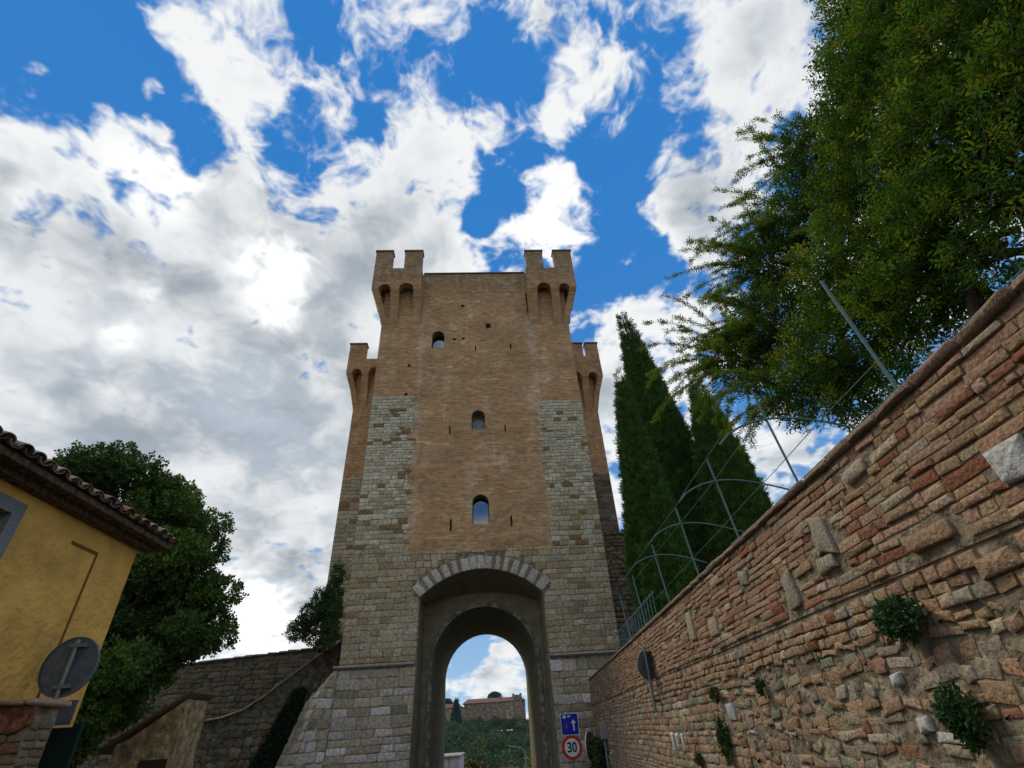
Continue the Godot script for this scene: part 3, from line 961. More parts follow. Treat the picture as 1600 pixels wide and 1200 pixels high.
	# string course
	for sp in [[-5.32, -2.56], [2.18, 4.82]]:
		var x: float = sp[0]
		while x < sp[1] - 0.1:
			var w := minf(rng.randf_range(0.6, 1.0), sp[1] - x)
			var mb := Buf.new()
			var pts := PackedVector3Array()
			var sides := 8
			for k in sides + 1:
				var an := -PI * 0.5 + PI * k / sides
				pts.append(Vector3(0, 3.77 + 0.06 * sin(an), -19.95 + 0.11 * cos(an)))
			for k in sides:
				mb.quad(pts[k] + X * x, pts[k] + X * (x + w - 0.01), pts[k + 1] + X * (x + w - 0.01), pts[k + 1] + X * x, Vector3(0, (pts[k].y + pts[k + 1].y) * 0.5 - 3.77, (pts[k].z + pts[k + 1].z) * 0.5 + 19.95), jitter(lin(0.46, 0.42, 0.34), 0.15))
			part("string_course", mb, M.stone, t)
			x += w
	# coping of the parapet between the turrets
	var pc := Buf.new()
	pc.box(Vector3(-3.12, 23.335, -20.4), Vector3(2.62, 23.41, -19.94), Color(0.26, 0.19, 0.12))
	part("parapet_coping", pc, M.brick, t)
	# turrets
	turret(t, -5.17, -20.0, -1, 19.5, 21.6, 23.2, 24.58, 0.62, [[-1.98, -1.0], [-0.30, 0.62]], [[-1.62, -0.84], [-0.40, 0.25]], 2.02, 2.4)
	turret(t, 4.74, -20.0, 1, 19.4, 21.5, 23.12, 24.50, 0.62, [[-2.02, -1.05], [-0.40, 0.62]], [[-1.57, -0.79], [-0.36, 0.25]], 2.1, 2.4)
	turret(t, -7.5, -25.0, -1, 17.5, 19.75, 20.8, 21.95, 0.56, [[-2.2, -1.4], [-0.42, 0.56]], [[-1.5, -0.75], [-0.35, 0.22]], 2.2, 2.4)
	turret(t, 6.84, -25.0, 1, 16.9, 19.1, 20.65, 21.65, 0.55, [[-2.0, -0.42], [-0.2, 0.55]], [[-1.5, -0.75], [-0.35, 0.22]], 2.2, 2.4)
	# flaring scarp at the left corner
	var lv := [[3.7, [[-5.2, -19.99], [-5.3, -20.02], [-5.5, -20.6], [-5.6, -22.0]]], [2.9, [[-5.2, -19.88], [-5.75, -19.95], [-6.3, -20.7], [-6.5, -22.0]]], [1.15, [[-5.2, -19.64], [-6.1, -19.68], [-6.9, -20.5], [-7.2, -22.0]]], [-0.1, [[-5.2, -19.47], [-6.4, -19.5], [-7.3, -20.3], [-7.7, -22.0]]]]
	var fl := Buf.new()
	var scarp_stones := []
	for k in 3:
		for j in 3:
			var p := []
			for e in [[k, j], [k, j + 1], [k + 1, j + 1], [k + 1, j]]:
				p.append(Vector3(lv[e[0]][1][e[1]][0], lv[e[0]][0], lv[e[0]][1][e[1]][1]))
			fl.quad(p[0], p[1], p[2], p[3], Vector3(-0.5, 0.3, 0.8))
			# rows of pale rough blocks on each facet
			var rows := int(ceil((p[0].y - p[3].y) / 0.3))
			for q in rows:
				var le: Vector3 = p[3].lerp(p[0], (q + 0.5) / rows)
				var re: Vector3 = p[2].lerp(p[1], (q + 0.5) / rows)
				var along: Vector3 = (re - le).normalized()
				var upw: Vector3 = (p[0].lerp(p[1], 0.5) - p[3].lerp(p[2], 0.5)).normalized()
				upw = (upw - along * upw.dot(along)).normalized()
				var nn: Vector3 = along.cross(upw)
				if nn.dot(Vector3(-0.5, 0.3, 0.8)) < 0.0:
					nn = -nn
				var full: float = le.distance_to(re)
				var xx := 0.0
				while xx < full - 0.04:
					var ww := rng.randf_range(0.25, 0.6)
					if full - xx - ww < 0.15:
						ww = full - xx
					scarp_stones.append({"x": xx + ww * 0.5, "y": 0.0, "w": ww - 0.02, "h": (p[0].y - p[3].y) / rows - 0.02, "d": rng.randf_range(0.008, 0.03), "c": jitter(pick(block, [5, 5, 4, 1.5, 1, 0.6]), 0.15), "o": le, "ux": along, "uy": upw, "un": nn})
					xx += ww
	part("scarp", fl, M.scarp, t)
	build_stones(t, scarp_stones, 120, "scarp_block", "scarp_facing", M.stone, 0.14, 0.09, func(s): return s.w * s.h)

# ------------------------------------------------------------------ the retaining wall on the right
const WD := Vector3(0.06844, 0, -0.99766)   # along the wall, away from the camera
const WN := Vector3(-0.99766, 0, -0.06844)  # towards the street
const W0 := Vector3(2.0, 0, 0)

func retaining_wall() -> void:
	var t := thing("retaining_wall", W0 + WD * 9.0, "long old retaining wall of mixed brick and rubble along the right of the street", "wall")
	var b := Buf.new()
	# bed: the mortar face, set back, with the upper part standing proud
	var face := func(y0: float, y1: float, n0: float, n1: float) -> void:
		b.quad(W0 + WD * -4.0 + WN * n0 + Vector3(0, y0, 0), W0 + WD * 19.2 + WN * n0 + Vector3(0, y0, 0), W0 + WD * 19.2 + WN * n1 + Vector3(0, y1, 0), W0 + WD * -4.0 + WN * n1 + Vector3(0, y1, 0), WN)
	face.call(-0.1, 2.17, 0.05, -0.012)
	face.call(2.17, 2.171, -0.012, 0.0)
	face.call(2.171, 2.9, 0.0, 0.0)
	var e0 := W0 + WD * 19.2
	b.quad(e0 + Vector3(0, -0.1, 0) + WN * 0.05, e0 + Vector3(0, 2.9, 0), e0 - WN * 0.5 + Vector3(0, 2.9, 0), e0 - WN * 0.5 + Vector3(0, -0.1, 0), WD)
	b.quad(W0 + WD * -4.0 + Vector3(0, 2.9, 0), e0 + Vector3(0, 2.9, 0), e0 - WN * 0.5 + Vector3(0, 2.9, 0), W0 + WD * -4.0 - WN * 0.5 + Vector3(0, 2.9, 0), Vector3.UP)
	b.quad(W0 + WD * -4.0 - WN * 0.5 + Vector3(0, 2.9, 0), e0 - WN * 0.5 + Vector3(0, 2.9, 0), e0 - WN * 0.5 + Vector3(0, -0.1, 0), W0 + WD * -4.0 - WN * 0.5 + Vector3(0, -0.1, 0), -WN)
	part("bed", b, M.mortar, t)
	var red := lin(0.446, 0.214, 0.124)
	var tan_ := lin(0.539, 0.365, 0.216)
	var brown := lin(0.456, 0.294, 0.166)
	var rose := lin(0.512, 0.311, 0.199)
	var cream := lin(0.623, 0.490, 0.332)
	var grey := lin(0.465, 0.392, 0.282)
	var deep := lin(0.344, 0.142, 0.083)
	var white := lin(0.72, 0.70, 0.65)
	var mossy := lin(0.36, 0.36, 0.23)
	var list := []
	# stones of their own size set into the courses: s, y, w, h, colour
	var special := [[3.21, 2.54, 0.17, 0.25, grey], [3.27, 2.39, 0.2, 0.1, grey], [3.85, 2.35, 0.17, 0.24, grey], [1.74, 2.38, 0.17, 0.17, white], [6.53, 2.55, 0.2, 0.33, cream], [2.63, 2.74, 0.2, 0.08, cream], [5.73, 2.40, 0.22, 0.2, cream], [5.84, 1.66, 0.17, 0.15, white], [8.6, 1.37, 0.10, 0.22, white], [8.35, 1.38, 0.14, 0.18, white], [8.05, 1.37, 0.12, 0.22, white], [2.98, 1.52, 0.09, 0.08, white], [2.06, 2.07, 0.2, 0.09, tan_], [3.05, 1.72, 0.07, 0.06, white], [4.6, 2.62, 0.16, 0.13, grey], [2.35, 2.27, 0.3, 0.1, brown]]
	var blocked := func(s: float, y: float, w: float, h: float) -> bool:
		for q in special:
			if absf(s - q[0]) < (w + q[2]) * 0.46 and absf(y - q[1]) < (h + q[3]) * 0.46:
				return true
		return false
	# upper courses: long thin bricks
	var y := 2.19
	while y < 2.865:
		var h := minf(rng.randf_range(0.04, 0.068), 2.872 - y)
		var s := -1.5 + rng.randf_range(0, 0.2)
		while s < 19.15:
			var w := rng.randf_range(0.11, 0.32)
			if rng.randf() < 0.25:
				w = rng.randf_range(0.06, 0.11)
			var hh := h
			var yy := y + h * 0.5 + 0.006 * sin(s * 1.7 + y * 9.0) + 0.004 * sin(s * 4.1)
			if not blocked.call(s + w * 0.5, yy, w, hh) and rng.randf() > 0.03:
				list.append({"x": s + w * 0.5, "y": yy, "w": w - 0.009, "h": hh - rng.randf_range(0.005, 0.012), "d": rng.randf_range(0.003, 0.018), "c": jitter(pick([red, tan_, brown, rose, cream, grey, deep], [2.2, 5, 6, 4, 1.5, 0.7, 0.4]), 0.17), "n": 0.0})
			s += w
		y += h
	# middle courses: squarish stones
	y = 1.96
	while y < 2.15:
		var h := rng.randf_range(0.05, 0.075)
		var s := -1.5
		while s < 19.15:
			var w := rng.randf_range(0.065, 0.15)
			var dip := 0.012 * sin(s * 0.9) + 0.006 * sin(s * 3.3)
			if not blocked.call(s + w * 0.5, y + h * 0.5, w, h) and rng.randf() > 0.03:
				list.append({"x": s + w * 0.5, "y": y + h * 0.5 + dip - 0.01, "w": w - 0.012, "h": h - 0.010, "d": rng.randf_range(0.004, 0.02), "c": jitter(pick([tan_, brown, rose, cream, grey, deep], [5, 4, 3, 2, 2, 0.4]), 0.17), "n": 0.0})
			s += w
		y += h
	# rubble: brick far off, irregular stones bedded in mortar nearby
	y = 0.02
	while y < 1.95:
		var h := rng.randf_range(0.045, 0.095)
		if y + h > 1.955:
			h = 1.955 - y
		var s := -1.5
		while s < 19.15:
			var near := s < 5.2 + 1.2 * sin(y * 5.0)
			var w := rng.randf_range(0.05, 0.22) if near else rng.randf_range(0.08, 0.24)
			var hh := h * (rng.randf_range(0.6, 1.0) if near else rng.randf_range(0.8, 1.0))
			var yy := y + h * 0.5 + (rng.randf_range(-0.02, 0.02) if near else 0.01 * sin(s * 1.3))
			if not blocked.call(s + w * 0.5, yy, w, hh) and rng.randf() > (0.13 if near else 0.05) and h > 0.025:
				list.append({"x": s + w * 0.5, "y": yy, "w": w - 0.014, "h": hh - 0.010, "d": rng.randf_range(0.004, 0.02), "c": jitter(pick([tan_, brown, rose, cream, grey, red, white, mossy], [5, 4, 1.6, 2, 3.5, 0.6, 0.2, 2.5]), 0.2), "n": 0.05 * (1.0 - y / 2.17) - 0.012, "rough": 0.21 if near else 0.12})
			s += w
		y += h
	for q in special:
		list.append({"x": q[0], "y": q[1], "w": q[2] * 1.0, "h": q[3] * 0.94, "d": 0.03, "c": jitter(q[4], 0.08), "n": 0.0, "big": true})
	for s in list:
		s.o = W0 + WN * float(s.n)
		s.ux = WD
		s.uy = Vector3.UP
		s.un = WN
	# the bricks that show largest are the nearest in view
	build_stones(t, list, 296, "brick", "brickwork", M.brick, 0.09, 0.11, func(s): return (1000.0 if s.has("big") else 0.0) + (s.w * s.h / pow(maxf(s.x, 1.6), 2.0) if s.x > 1.3 and s.y > 1.25 else 0.0))
	# coping: a thin course of flat bricks that overhangs
	var s2 := -1.5
	while s2 < 19.1:
		var w := rng.randf_range(0.24, 0.34)
		var cb := Buf.new()
		cb.stone(W0 + WD * (s2 + w * 0.5) + WN * 0.0 + Vector3(0, 2.905, 0), WD, Vector3.UP, WN, w - 0.008, 0.05, 0.035, jitter(lin(0.36, 0.26, 0.18), 0.2), rng, 0.2, 0.07, 0.45)
		part("coping_brick", cb, M.brick, t)
		s2 += w

func wall_at(s: float, y: float, n: float) -> Vector3:
	return W0 + WD * s + WN * n + Vector3(0, y, 0)

func wall_plant(s: float, y: float, r: Vector3, count: int, tint: Color, label: String) -> void:
	var t := thing("wall_plant", wall_at(s, y, 0.02), label, "plant", "plants rooted in the right-hand wall")
	var b := Buf.new()
	for k in 5:
		var e := wall_at(s + rng.randf_range(-r.x, r.x) * 0.6, y + rng.randf_range(-0.3, 0.6) * r.y, 0.04 + r.z * 0.6)
		b.tube(PackedVector3Array([wall_at(s, y, -0.03), wall_at(s, y, 0.02).lerp(e, 0.5) + Vector3(0, 0.01, 0), e]), 0.004, 0.002, 4)
	part("stem", b, M.bark, t)
	var xf := []
	var cols := []
	for k in count:
		var d := rand_dir()
		var p := wall_at(s + d.x * r.x * pow(rng.randf(), 0.4), y + d.y * r.y * pow(rng.randf(), 0.4), 0.035 + absf(d.z) * r.z)
		xf.append(Transform3D(rand_basis(WN + rand_dir() * 0.8 + Vector3(0, 0.3, 0), rng.randf_range(0.6, 1.3)), p))
		cols.append(jitter(tint, 0.3))
	foliage("leaves", spray(7, 0.03, 0.035, 0.018, 31), M.leaf, xf, cols, t)

# the curved guard rail that stands on the wall: posts, hoops that lean out over the street, wires
func guard_rail() -> void:
	var t := thing("guard_rail", wall_at(6.0, 2.96, 0), "teal steel guard fence with curved hoops and wires standing on the right-hand wall", "fence")
	var posts := [2.12, 3.33, 4.6, 5.97, 7.48, 9.27, 10.86, 12.6, 14.4]
	for s in posts:
		var b := Buf.new()
		b.tube(PackedVector3Array([wall_at(s, 2.9, -0.06), wall_at(s, 3.8, 0.02)]), 0.010, 0.010, 6)
		part("post", b, M.rail, t)
		if s > 2.5 and s < 9.0:
			var h := Buf.new()
			var pts := PackedVector3Array()
			var lift: float = 0.03 * (s - 4.6)
			for k in 13:
				var u := k / 12.0
				# from the street side up and over to the garden side
				var n := lerpf(0.42, -0.72, u)
				pts.append(wall_at(s, 3.36 + lift + 0.2 * sin(PI * pow(u, 0.75) * 0.93) , n))
			h.tube(pts, 0.009, 0.009, 5)
			part("hoop", h, M.rail if s < 8.0 else M.rail, t)
	for w in [[3.37, 0.42, 3.3, 9.3], [3.56, 0.02, 3.33, 11.0], [3.2, -0.06, 2.12, 11.0], [3.02, -0.1, 0.2, 14.4]]:
		var b := Buf.new()
		var pts := PackedVector3Array()
		for k in 13:
			var s := lerpf(w[2], w[3], k / 12.0)
			pts.append(wall_at(s, w[0] + 0.03 * maxf(0.0, s - 4.6) * (1.0 if w[0] > 3.3 else 0.0) - 0.012 * sin(PI * fmod(s, 1.4) / 1.4), w[1]))
		b.tube(pts, 0.0032, 0.0032, 4)
		part("wire", b, M.rail, t)

func railing() -> void:
	# upright bars at the far end, where the wall reaches the tower
	var t := thing("iron_railing", wall_at(12.5, 2.96, -0.25), "low teal iron railing of thin upright bars near the tower", "railing")
	var s := 9.4
	while s < 14.6:
		var b := Buf.new()
		b.tube(PackedVector3Array([wall_at(s, 2.85, -0.3), wall_at(s, 3.55, -0.3)]), 0.008, 0.008, 4)
		part("bar", b, M.rail, t)
		s += 0.27
	for y in [3.02, 3.5]:
		var b := Buf.new()
		b.tube(PackedVector3Array([wall_at(9.3, y, -0.3), wall_at(14.7, y, -0.3)]), 0.011, 0.011, 5)
		part("rail", b, M.rail, t)

# ------------------------------------------------------------------ planting on the terrace
func cypress(at: Vector3, h: float, r: float, lean: Vector3, tufts: int, label: String, tint: Color) -> void:
	var t := thing("cypress_tree", at, label, "tree", "cypresses on the terrace")
	var b := Buf.new()
	b.tube(PackedVector3Array([at - Vector3(0, 0.3, 0), at + Vector3(0, h * 0.5, 0) + lean * 0.5, at + Vector3(0, h * 0.93, 0) + lean * 0.93]), 0.22, 0.03, 7)
	part("trunk", b, M.bark, t)
	var xf := []
	var cols := []
	var lobe := FastNoiseLite.new()
	lobe.seed = int(h * 100)
	lobe.frequency = 0.55
	for k in tufts:
		var u := 1.0 - sqrt(rng.randf())
		u = clampf(lerpf(u, rng.randf(), 0.25), 0.0, 1.0)
		var prof := pow(1.0 - u, 0.86) * (0.62 + 0.38 * minf(1.0, u * 6.0 + 0.1))
		var a := rng.randf() * TAU
		var rad := r * prof * (0.88 + 0.34 * lobe.get_noise_3d(cos(a) * 3.0, u * h * 0.45, sin(a) * 3.0)) * (1.0 - 0.55 * pow(rng.randf(), 2.5))
		var p := at + Vector3(cos(a) * rad, u * h, sin(a) * rad) + lean * u
		var ax := Vector3(cos(a) * 0.5, 1.1, sin(a) * 0.5) + rand_dir() * 0.35
		xf.append(Transform3D(rand_basis(ax, rng.randf_range(0.45, 0.95)), p))
		cols.append(jitter(tint, 0.28))
	foliage("crown", spray(30, 0.36, 0.17, 0.032, 77, 0.5), M.leaf, xf, cols, t)

func climber() -> void:
	var root := Vector3(3.9, 2.75, -2.6)
	var t := thing("climbing_shrub", root, "huge overhanging shrub with tiny leaves and arching shoots above the right-hand wall", "shrub")
	var lumps := []
	for q in [[Vector3(3.72, 5.74, -5.45), 0.54], [Vector3(4.05, 6.01, -4.96), 0.61], [Vector3(4.13, 6.79, -4.63), 0.54], [Vector3(4.43, 7.14, -4.05), 0.60], [Vector3(4.55, 7.63, -3.43), 0.58], [Vector3(3.71, 4.69, -4.71), 0.49], [Vector3(3.89, 4.80, -4.03), 0.62], [Vector3(4.03, 5.52, -3.60), 0.62], [Vector3(4.25, 6.26, -3.16), 0.63], [Vector3(4.47, 7.07, -2.66), 0.64], [Vector3(4.53, 7.47, -2.12), 0.69], [Vector3(3.94, 4.70, -3.08), 0.58], [Vector3(4.03, 5.17, -2.61), 0.57], [Vector3(4.16, 5.76, -2.19), 0.62], [Vector3(4.26, 6.32, -1.75), 0.62], [Vector3(3.88, 4.19, -3.46), 0.35], [Vector3(3.85, 4.33, -2.34), 0.38], [Vector3(3.91, 4.80, -2.01), 0.47], [Vector3(4.08, 5.39, -1.65), 0.53], [Vector3(3.77, 4.22, -4.14), 0.33], [Vector3(4.73, 8.20, -2.60), 0.55], [Vector3(4.82, 8.87, -1.96), 0.70], [Vector3(4.59, 7.16, -1.39), 0.65], [Vector3(4.40, 5.87, -1.36), 0.54], [Vector3(4.23, 4.88, -1.81), 0.46], [Vector3(3.97, 4.27, -3.04), 0.30]]:
		lumps.append([q[0], Vector3(1, rng.randf_range(0.8, 1.0), 1) * float(q[1]) * rng.randf_range(0.84, 0.98)])
	var b := Buf.new()
	for k in 5:
		var f := root + Vector3(rng.randf_range(-0.3, 0.3), -0.1, rng.randf_range(-0.6, 0.6))
		b.tube(PackedVector3Array([f, f + Vector3(0.1, 1.2, rng.randf_range(-0.5, 0.4)), f + Vector3(0.4, 2.6, rng.randf_range(-1.0, 1.0))]), 0.06, 0.03, 6)
	for l in lumps:
		var e: Vector3 = l[0]
		var s := root + Vector3(0.3, 1.6 + rng.randf() * 0.8, rng.randf_range(-1, 1))
		b.tube(PackedVector3Array([s, s.lerp(e, 0.5) + Vector3(0, 0.25, 0), e]), 0.03, 0.01, 5)
		for k in 5:
			var f := e + rand_dir() * (l[1] as Vector3).x * 1.05
			b.tube(PackedVector3Array([s.lerp(e, 0.7), e.lerp(f, 0.5) + Vector3(0, 0.06, 0), f]), 0.012, 0.004, 4)
	# shoots that arch out to the left of the mass
	var xf := []
	var cols := []
	var gold := lin(0.22, 0.26, 0.022)
	var green := lin(0.095, 0.20, 0.024)
	var dusk := lin(0.04, 0.09, 0.02)
	for k in 150:
		var l: Array = lumps[[0, 1, 2, 3, 0, 1, 2, 5, 4][k % 9]]
		var o: Vector3 = l[0]
		var r: Vector3 = l[1]
		var d := Vector3(rng.randf_range(-1.0, 0.1), rng.randf_range(-0.5, 0.9), rng.randf_range(-1.0, 0.3)).normalized()
		var p := o + d * r * 0.7
		var len_ := rng.randf_range(0.4, 0.9) if k % 3 else rng.randf_range(0.7, 1.3)
		var pts := PackedVector3Array()
		var v := (d + Vector3(0, 0.5, 0)).normalized()
		for q in 9:
			pts.append(p)
			v = (v + Vector3(0, -0.14, 0) + rand_dir() * 0.09).normalized()
			p += v * len_ / 8.0
		b.tube(pts, 0.006, 0.002, 4)
		for q in int(len_ * 34):
			var u := rng.randf_range(0.1, 1.0) * 7.99
			var pp := pts[int(u)].lerp(pts[int(u) + 1], fmod(u, 1.0))
			xf.append(Transform3D(rand_basis(rand_dir() + (pts[int(u) + 1] - pts[int(u)]).normalized() * 1.2, rng.randf_range(0.55, 0.95)), pp))
			cols.append(jitter(gold.lerp(green, rng.randf()), 0.25))
	part("branches", b, M.bark, t)
	for li in lumps.size():
		var l: Array = lumps[li]
		var o: Vector3 = l[0]
		var r: Vector3 = l[1]
		# the low right side is thin, and the sky shows through it
		var n := int((800 if li in [15, 16, 17, 24, 25] else 2300) * (r.x * r.y + r.y * r.z + r.x * r.z) / 3.0)
		for k in n:
			var d := rand_dir()
			var rr := pow(rng.randf(), 0.4) * rng.randf_range(0.85, 1.15)
			var p := o + d * r * rr
			xf.append(Transform3D(rand_basis(d + rand_dir() * 0.8 + Vector3(0, 0.3, 0), rng.randf_range(0.8, 1.5)), p))
			var g := gold if rng.randf() < 0.18 else (green if rng.randf() < 0.6 else dusk)
			cols.append(jitter(g, 0.25))
	foliage("leaves", spray(15, 0.13, 0.046, 0.017, 51), M.leaf_thin, xf, cols, t)

# ------------------------------------------------------------------ left side of the street
func coppo(b: Buf, o: Vector3, dir: Vector3, side: Vector3, l: float, r0: float, r1: float, col: Color, up := 1.0) -> void:
	var nrm := side.cross(dir).normalized()
	if nrm.y < 0.0:
		nrm = -nrm
	var st := 7
	for k in st:
		var q := []
		for e in 2:
			var a := PI * (k + e) / st
			for z in 2:
				var r := r0 if z == 0 else r1
				q.append(o + dir * (l * z) + side * cos(a) * r + nrm * sin(a) * r * 0.75 * up)
		var am := PI * (k + 0.5) / st
		b.quad(q[0], q[2], q[3], q[1], side * cos(am) + nrm * sin(am) * up, col)
		# thickness seen at the lower end
		var i0: Vector3 = o + side * cos(PI * k / st) * (r0 - 0.014) + nrm * sin(PI * k / st) * (r0 - 0.014) * 0.75 * up
		var i1: Vector3 = o + side * cos(PI * (k + 1) / st) * (r0 - 0.014) + nrm * sin(PI * (k + 1) / st) * (r0 - 0.014) * 0.75 * up
		b.quad(q[0], q[2], i1, i0, -dir, col)

func tile_color() -> Color:
	return jitter(pick([lin(0.34, 0.20, 0.13), lin(0.40, 0.29, 0.20), lin(0.30, 0.25, 0.20), lin(0.42, 0.36, 0.28), lin(0.24, 0.13, 0.09)], [3, 3, 2, 2, 1]), 0.2)

func yellow_house() -> void:
	var t := thing("yellow_house", Vector3(-5.2, 0, -4.5), "ochre-yellow plastered house with tiled eaves and grey-framed window", "house")
	var X0 := -5.0
	var zc := -7.46
	# walls with the window opening cut out
	var c := CSGCombiner3D.new()
	c.name = "wall"
	t.add_child(c)
	c.position = -t.position
	csg_box(c, "wall_block", Vector3(-9.5, -0.2, zc), Vector3(X0, 4.18, 2.0), M.yellow)
	csg_box(c, "window_opening", Vector3(X0 - 0.32, 2.3, -5.30), Vector3(X0 + 0.1, 3.79, -4.2), M.yellow, true)
	# stone frame and glazing
	var w := Buf.new()
	w.box(Vector3(X0 - 0.1, 3.79, -5.43), Vector3(X0 + 0.025, 3.93, -4.07))
	w.box(Vector3(X0 - 0.1, 2.16, -5.43), Vector3(X0 + 0.05, 2.30, -4.07))
	w.box(Vector3(X0 - 0.1, 2.30, -5.43), Vector3(X0 + 0.025, 3.79, -5.29))
	w.box(Vector3(X0 - 0.1, 2.30, -4.21), Vector3(X0 + 0.025, 3.79, -4.07))
	var win := part("window", w, M.frame_grey, t)
	var sh := Buf.new()
	sh.box(Vector3(X0 - 0.24, 2.3, -5.29), Vector3(X0 - 0.19, 2.36, -4.21))
	sh.box(Vector3(X0 - 0.24, 3.72, -5.29), Vector3(X0 - 0.19, 3.79, -4.21))
	for z in [-5.26, -4.75, -4.24]:
		sh.box(Vector3(X0 - 0.24, 2.36, z - 0.03), Vector3(X0 - 0.19, 3.72, z + 0.03))
	part("sash", sh, M.wood, win)
	var gl := Buf.new()
	gl.box(Vector3(X0 - 0.222, 2.36, -5.23), Vector3(X0 - 0.214, 3.72, -4.78))
	gl.box(Vector3(X0 - 0.222, 2.36, -4.72), Vector3(X0 - 0.214, 3.72, -4.27))
	part("pane", gl, M.glass_dark, win)
	# brown line of a walled-up opening
	var g := Buf.new()
	g.box(Vector3(X0 - 0.01, 3.765, -6.74), Vector3(X0 + 0.006, 3.805, -6.25))
	g.box(Vector3(X0 - 0.01, 2.2, -6.74), Vector3(X0 + 0.006, 3.765, -6.705))
	part("plaster_line", g, M.groove, t)
	# eaves: a stepped cornice, then the tiles
	var ed := -4.68
	var slope := Vector3(-0.94, 0.34, 0)
	var st := [[0.0, 0.14, 4.05, 4.12], [0.0, 0.30, 4.12, 4.195]]
	for q in st:
		var so := Buf.new()
		so.box(Vector3(X0 + 0.002, q[2], zc - q[1]), Vector3(X0 + q[1], q[3] - 0.004, 1.8))
		part("cornice_course", so, M.cornice, t)
	var z := -7.70
	while z < 1.8:
		var under := Buf.new()
		var base := Vector3(ed + 0.05, 4.20, z + 0.1)
		for k in 3:
			coppo(under, base + slope * (k * 0.42) + Vector3(0, 0.055 + 0.005 * k, 0), slope, Vector3.BACK, 0.45, 0.085, 0.075, tile_color(), -1.0)
		part("pan_tile", under, M.tile, t)
		var cov := Buf.new()
		base = Vector3(ed + 0.05 + rng.randf_range(-0.03, 0.02), 4.21 + rng.randf_range(-0.006, 0.012), z + rng.randf_range(-0.014, 0.014))
		for k in 3:
			coppo(cov, base + slope * (k * 0.40) + Vector3(0, 0.01 * k, 0), slope, Vector3.BACK, 0.45, 0.095, 0.08, tile_color())
		part("cover_tile", cov, M.tile, t)
		z += 0.2
	# roof plane up to the ridge
	var rf := Buf.new()
	var a := Vector3(-4.68, 4.2, -7.7)
	var rdg := Vector3(-7.6, 5.22, -7.7)
	var far := Vector3(0, 0, 9.5)
	rf.quad(a, rdg, rdg + far, a + far, Vector3.UP, lin(0.32, 0.2, 0.13))
	rf.quad(rdg, Vector3(-9.9, 4.38, -7.7), Vector3(-9.9, 4.38, 1.8), rdg + far, Vector3.UP, lin(0.32, 0.2, 0.13))
	part("roof", rf, M.tile, t)
	var gb := Buf.new()
	gb.tri(Vector3(-5.0, 4.18, zc + 0.002), Vector3(-9.5, 4.18, zc + 0.002), Vector3(-7.6, 5.1, zc + 0.002), Vector3.FORWARD)
	part("gable", gb, M.yellow, t)

func boundary_wall() -> void:
	var t := thing("boundary_wall", Vector3(-4.5, 0, -5.75), "short broken brick wall with pink plaster and tile cap against the yellow house", "wall")
	var b := Buf.new()
	b.box(Vector3(-4.995, -0.1, -5.95), Vector3(-4.17, 2.04, -5.64))
	part("bed", b, M.mortar, t)
	var p := Buf.new()
	p.prism(PackedVector2Array([Vector2(-4.99, 1.86), Vector2(-4.6, 1.83), Vector2(-4.45, 1.87), Vector2(-4.28, 1.84), Vector2(-4.15, 1.90), Vector2(-4.15, 2.045), Vector2(-4.99, 2.045)]), Vector3(0, 0, -5.64), Vector3.RIGHT, Vector3.UP, Vector3(0, 0, 0.045))
	part("plaster", p, M.pink_plaster, t)
	var y := 0.0
	while y < 1.82:
		var h := rng.randf_range(0.06, 0.085)
		var x := -4.99
		while x < -4.2:
			var w := minf(rng.randf_range(0.12, 0.28), -4.16 - x)
			if -4.16 - x - w < 0.08:
				w = -4.16 - x
			if w > 0.05:
				var s := Buf.new()
				s.stone(Vector3(x + w * 0.5, y + h * 0.5, -5.64), Vector3.RIGHT, Vector3.UP, Vector3.BACK, w - 0.014, h - 0.013, rng.randf_range(0.01, 0.03), jitter(pick([lin(0.36, 0.28, 0.18), lin(0.30, 0.22, 0.13), lin(0.36, 0.2, 0.13)], [3, 3, 2]), 0.2), rng, 0.25, 0.09)
				part("brick", s, M.brick, t)
			x += w
		y += h
	y = 0.0
	while y < 1.95:
		var h := rng.randf_range(0.06, 0.09)
		var zz := -5.94
		while zz < -5.70:
			var w := minf(rng.randf_range(0.1, 0.22), -5.645 - zz)
			if -5.645 - zz - w < 0.07:
				w = -5.645 - zz
			var s := Buf.new()
			s.stone(Vector3(-4.17, y + h * 0.5, zz + w * 0.5), Vector3.FORWARD, Vector3.UP, Vector3.RIGHT, w - 0.014, h - 0.013, rng.randf_range(0.006, 0.02), jitter(pick([lin(0.36, 0.28, 0.18), lin(0.30, 0.22, 0.13), lin(0.36, 0.2, 0.13)], [3, 3, 2]), 0.2), rng, 0.2, 0.09)
			part("brick", s, M.brick, t)
			zz += w
		y += h
	var x2 := -4.99
	while x2 < -4.2:
		var w := minf(rng.randf_range(0.2, 0.3), -4.12 - x2)
		var c := Buf.new()
		c.stone(Vector3(x2 + w * 0.5, 2.075, -5.62), Vector3.RIGHT, Vector3.UP, Vector3.BACK, w - 0.01, rng.randf_range(0.04, 0.065), 0.08, jitter(lin(0.40, 0.28, 0.20), 0.25), rng, 0.3, 0.16, 0.4)
		part("cap_tile", c, M.tile, t)
		x2 += w
	var g := thing("metal_gate", Vector3(-4.72, 0, -6.8), "dark green metal gate between broken wall and yellow house", "gate")
	var gp := Buf.new()
	gp.box(Vector3(-4.985, 0.05, -6.82), Vector3(-4.45, 1.92, -6.79))
	part("panel", gp, M.gate_green, g)
	var gf := Buf.new()
	for xx in [-4.985, -4.47]:
		gf.box(Vector3(xx, 0.0, -6.785), Vector3(xx + 0.04, 1.95, -6.75))
	part("frame", gf, M.gate_green, g)

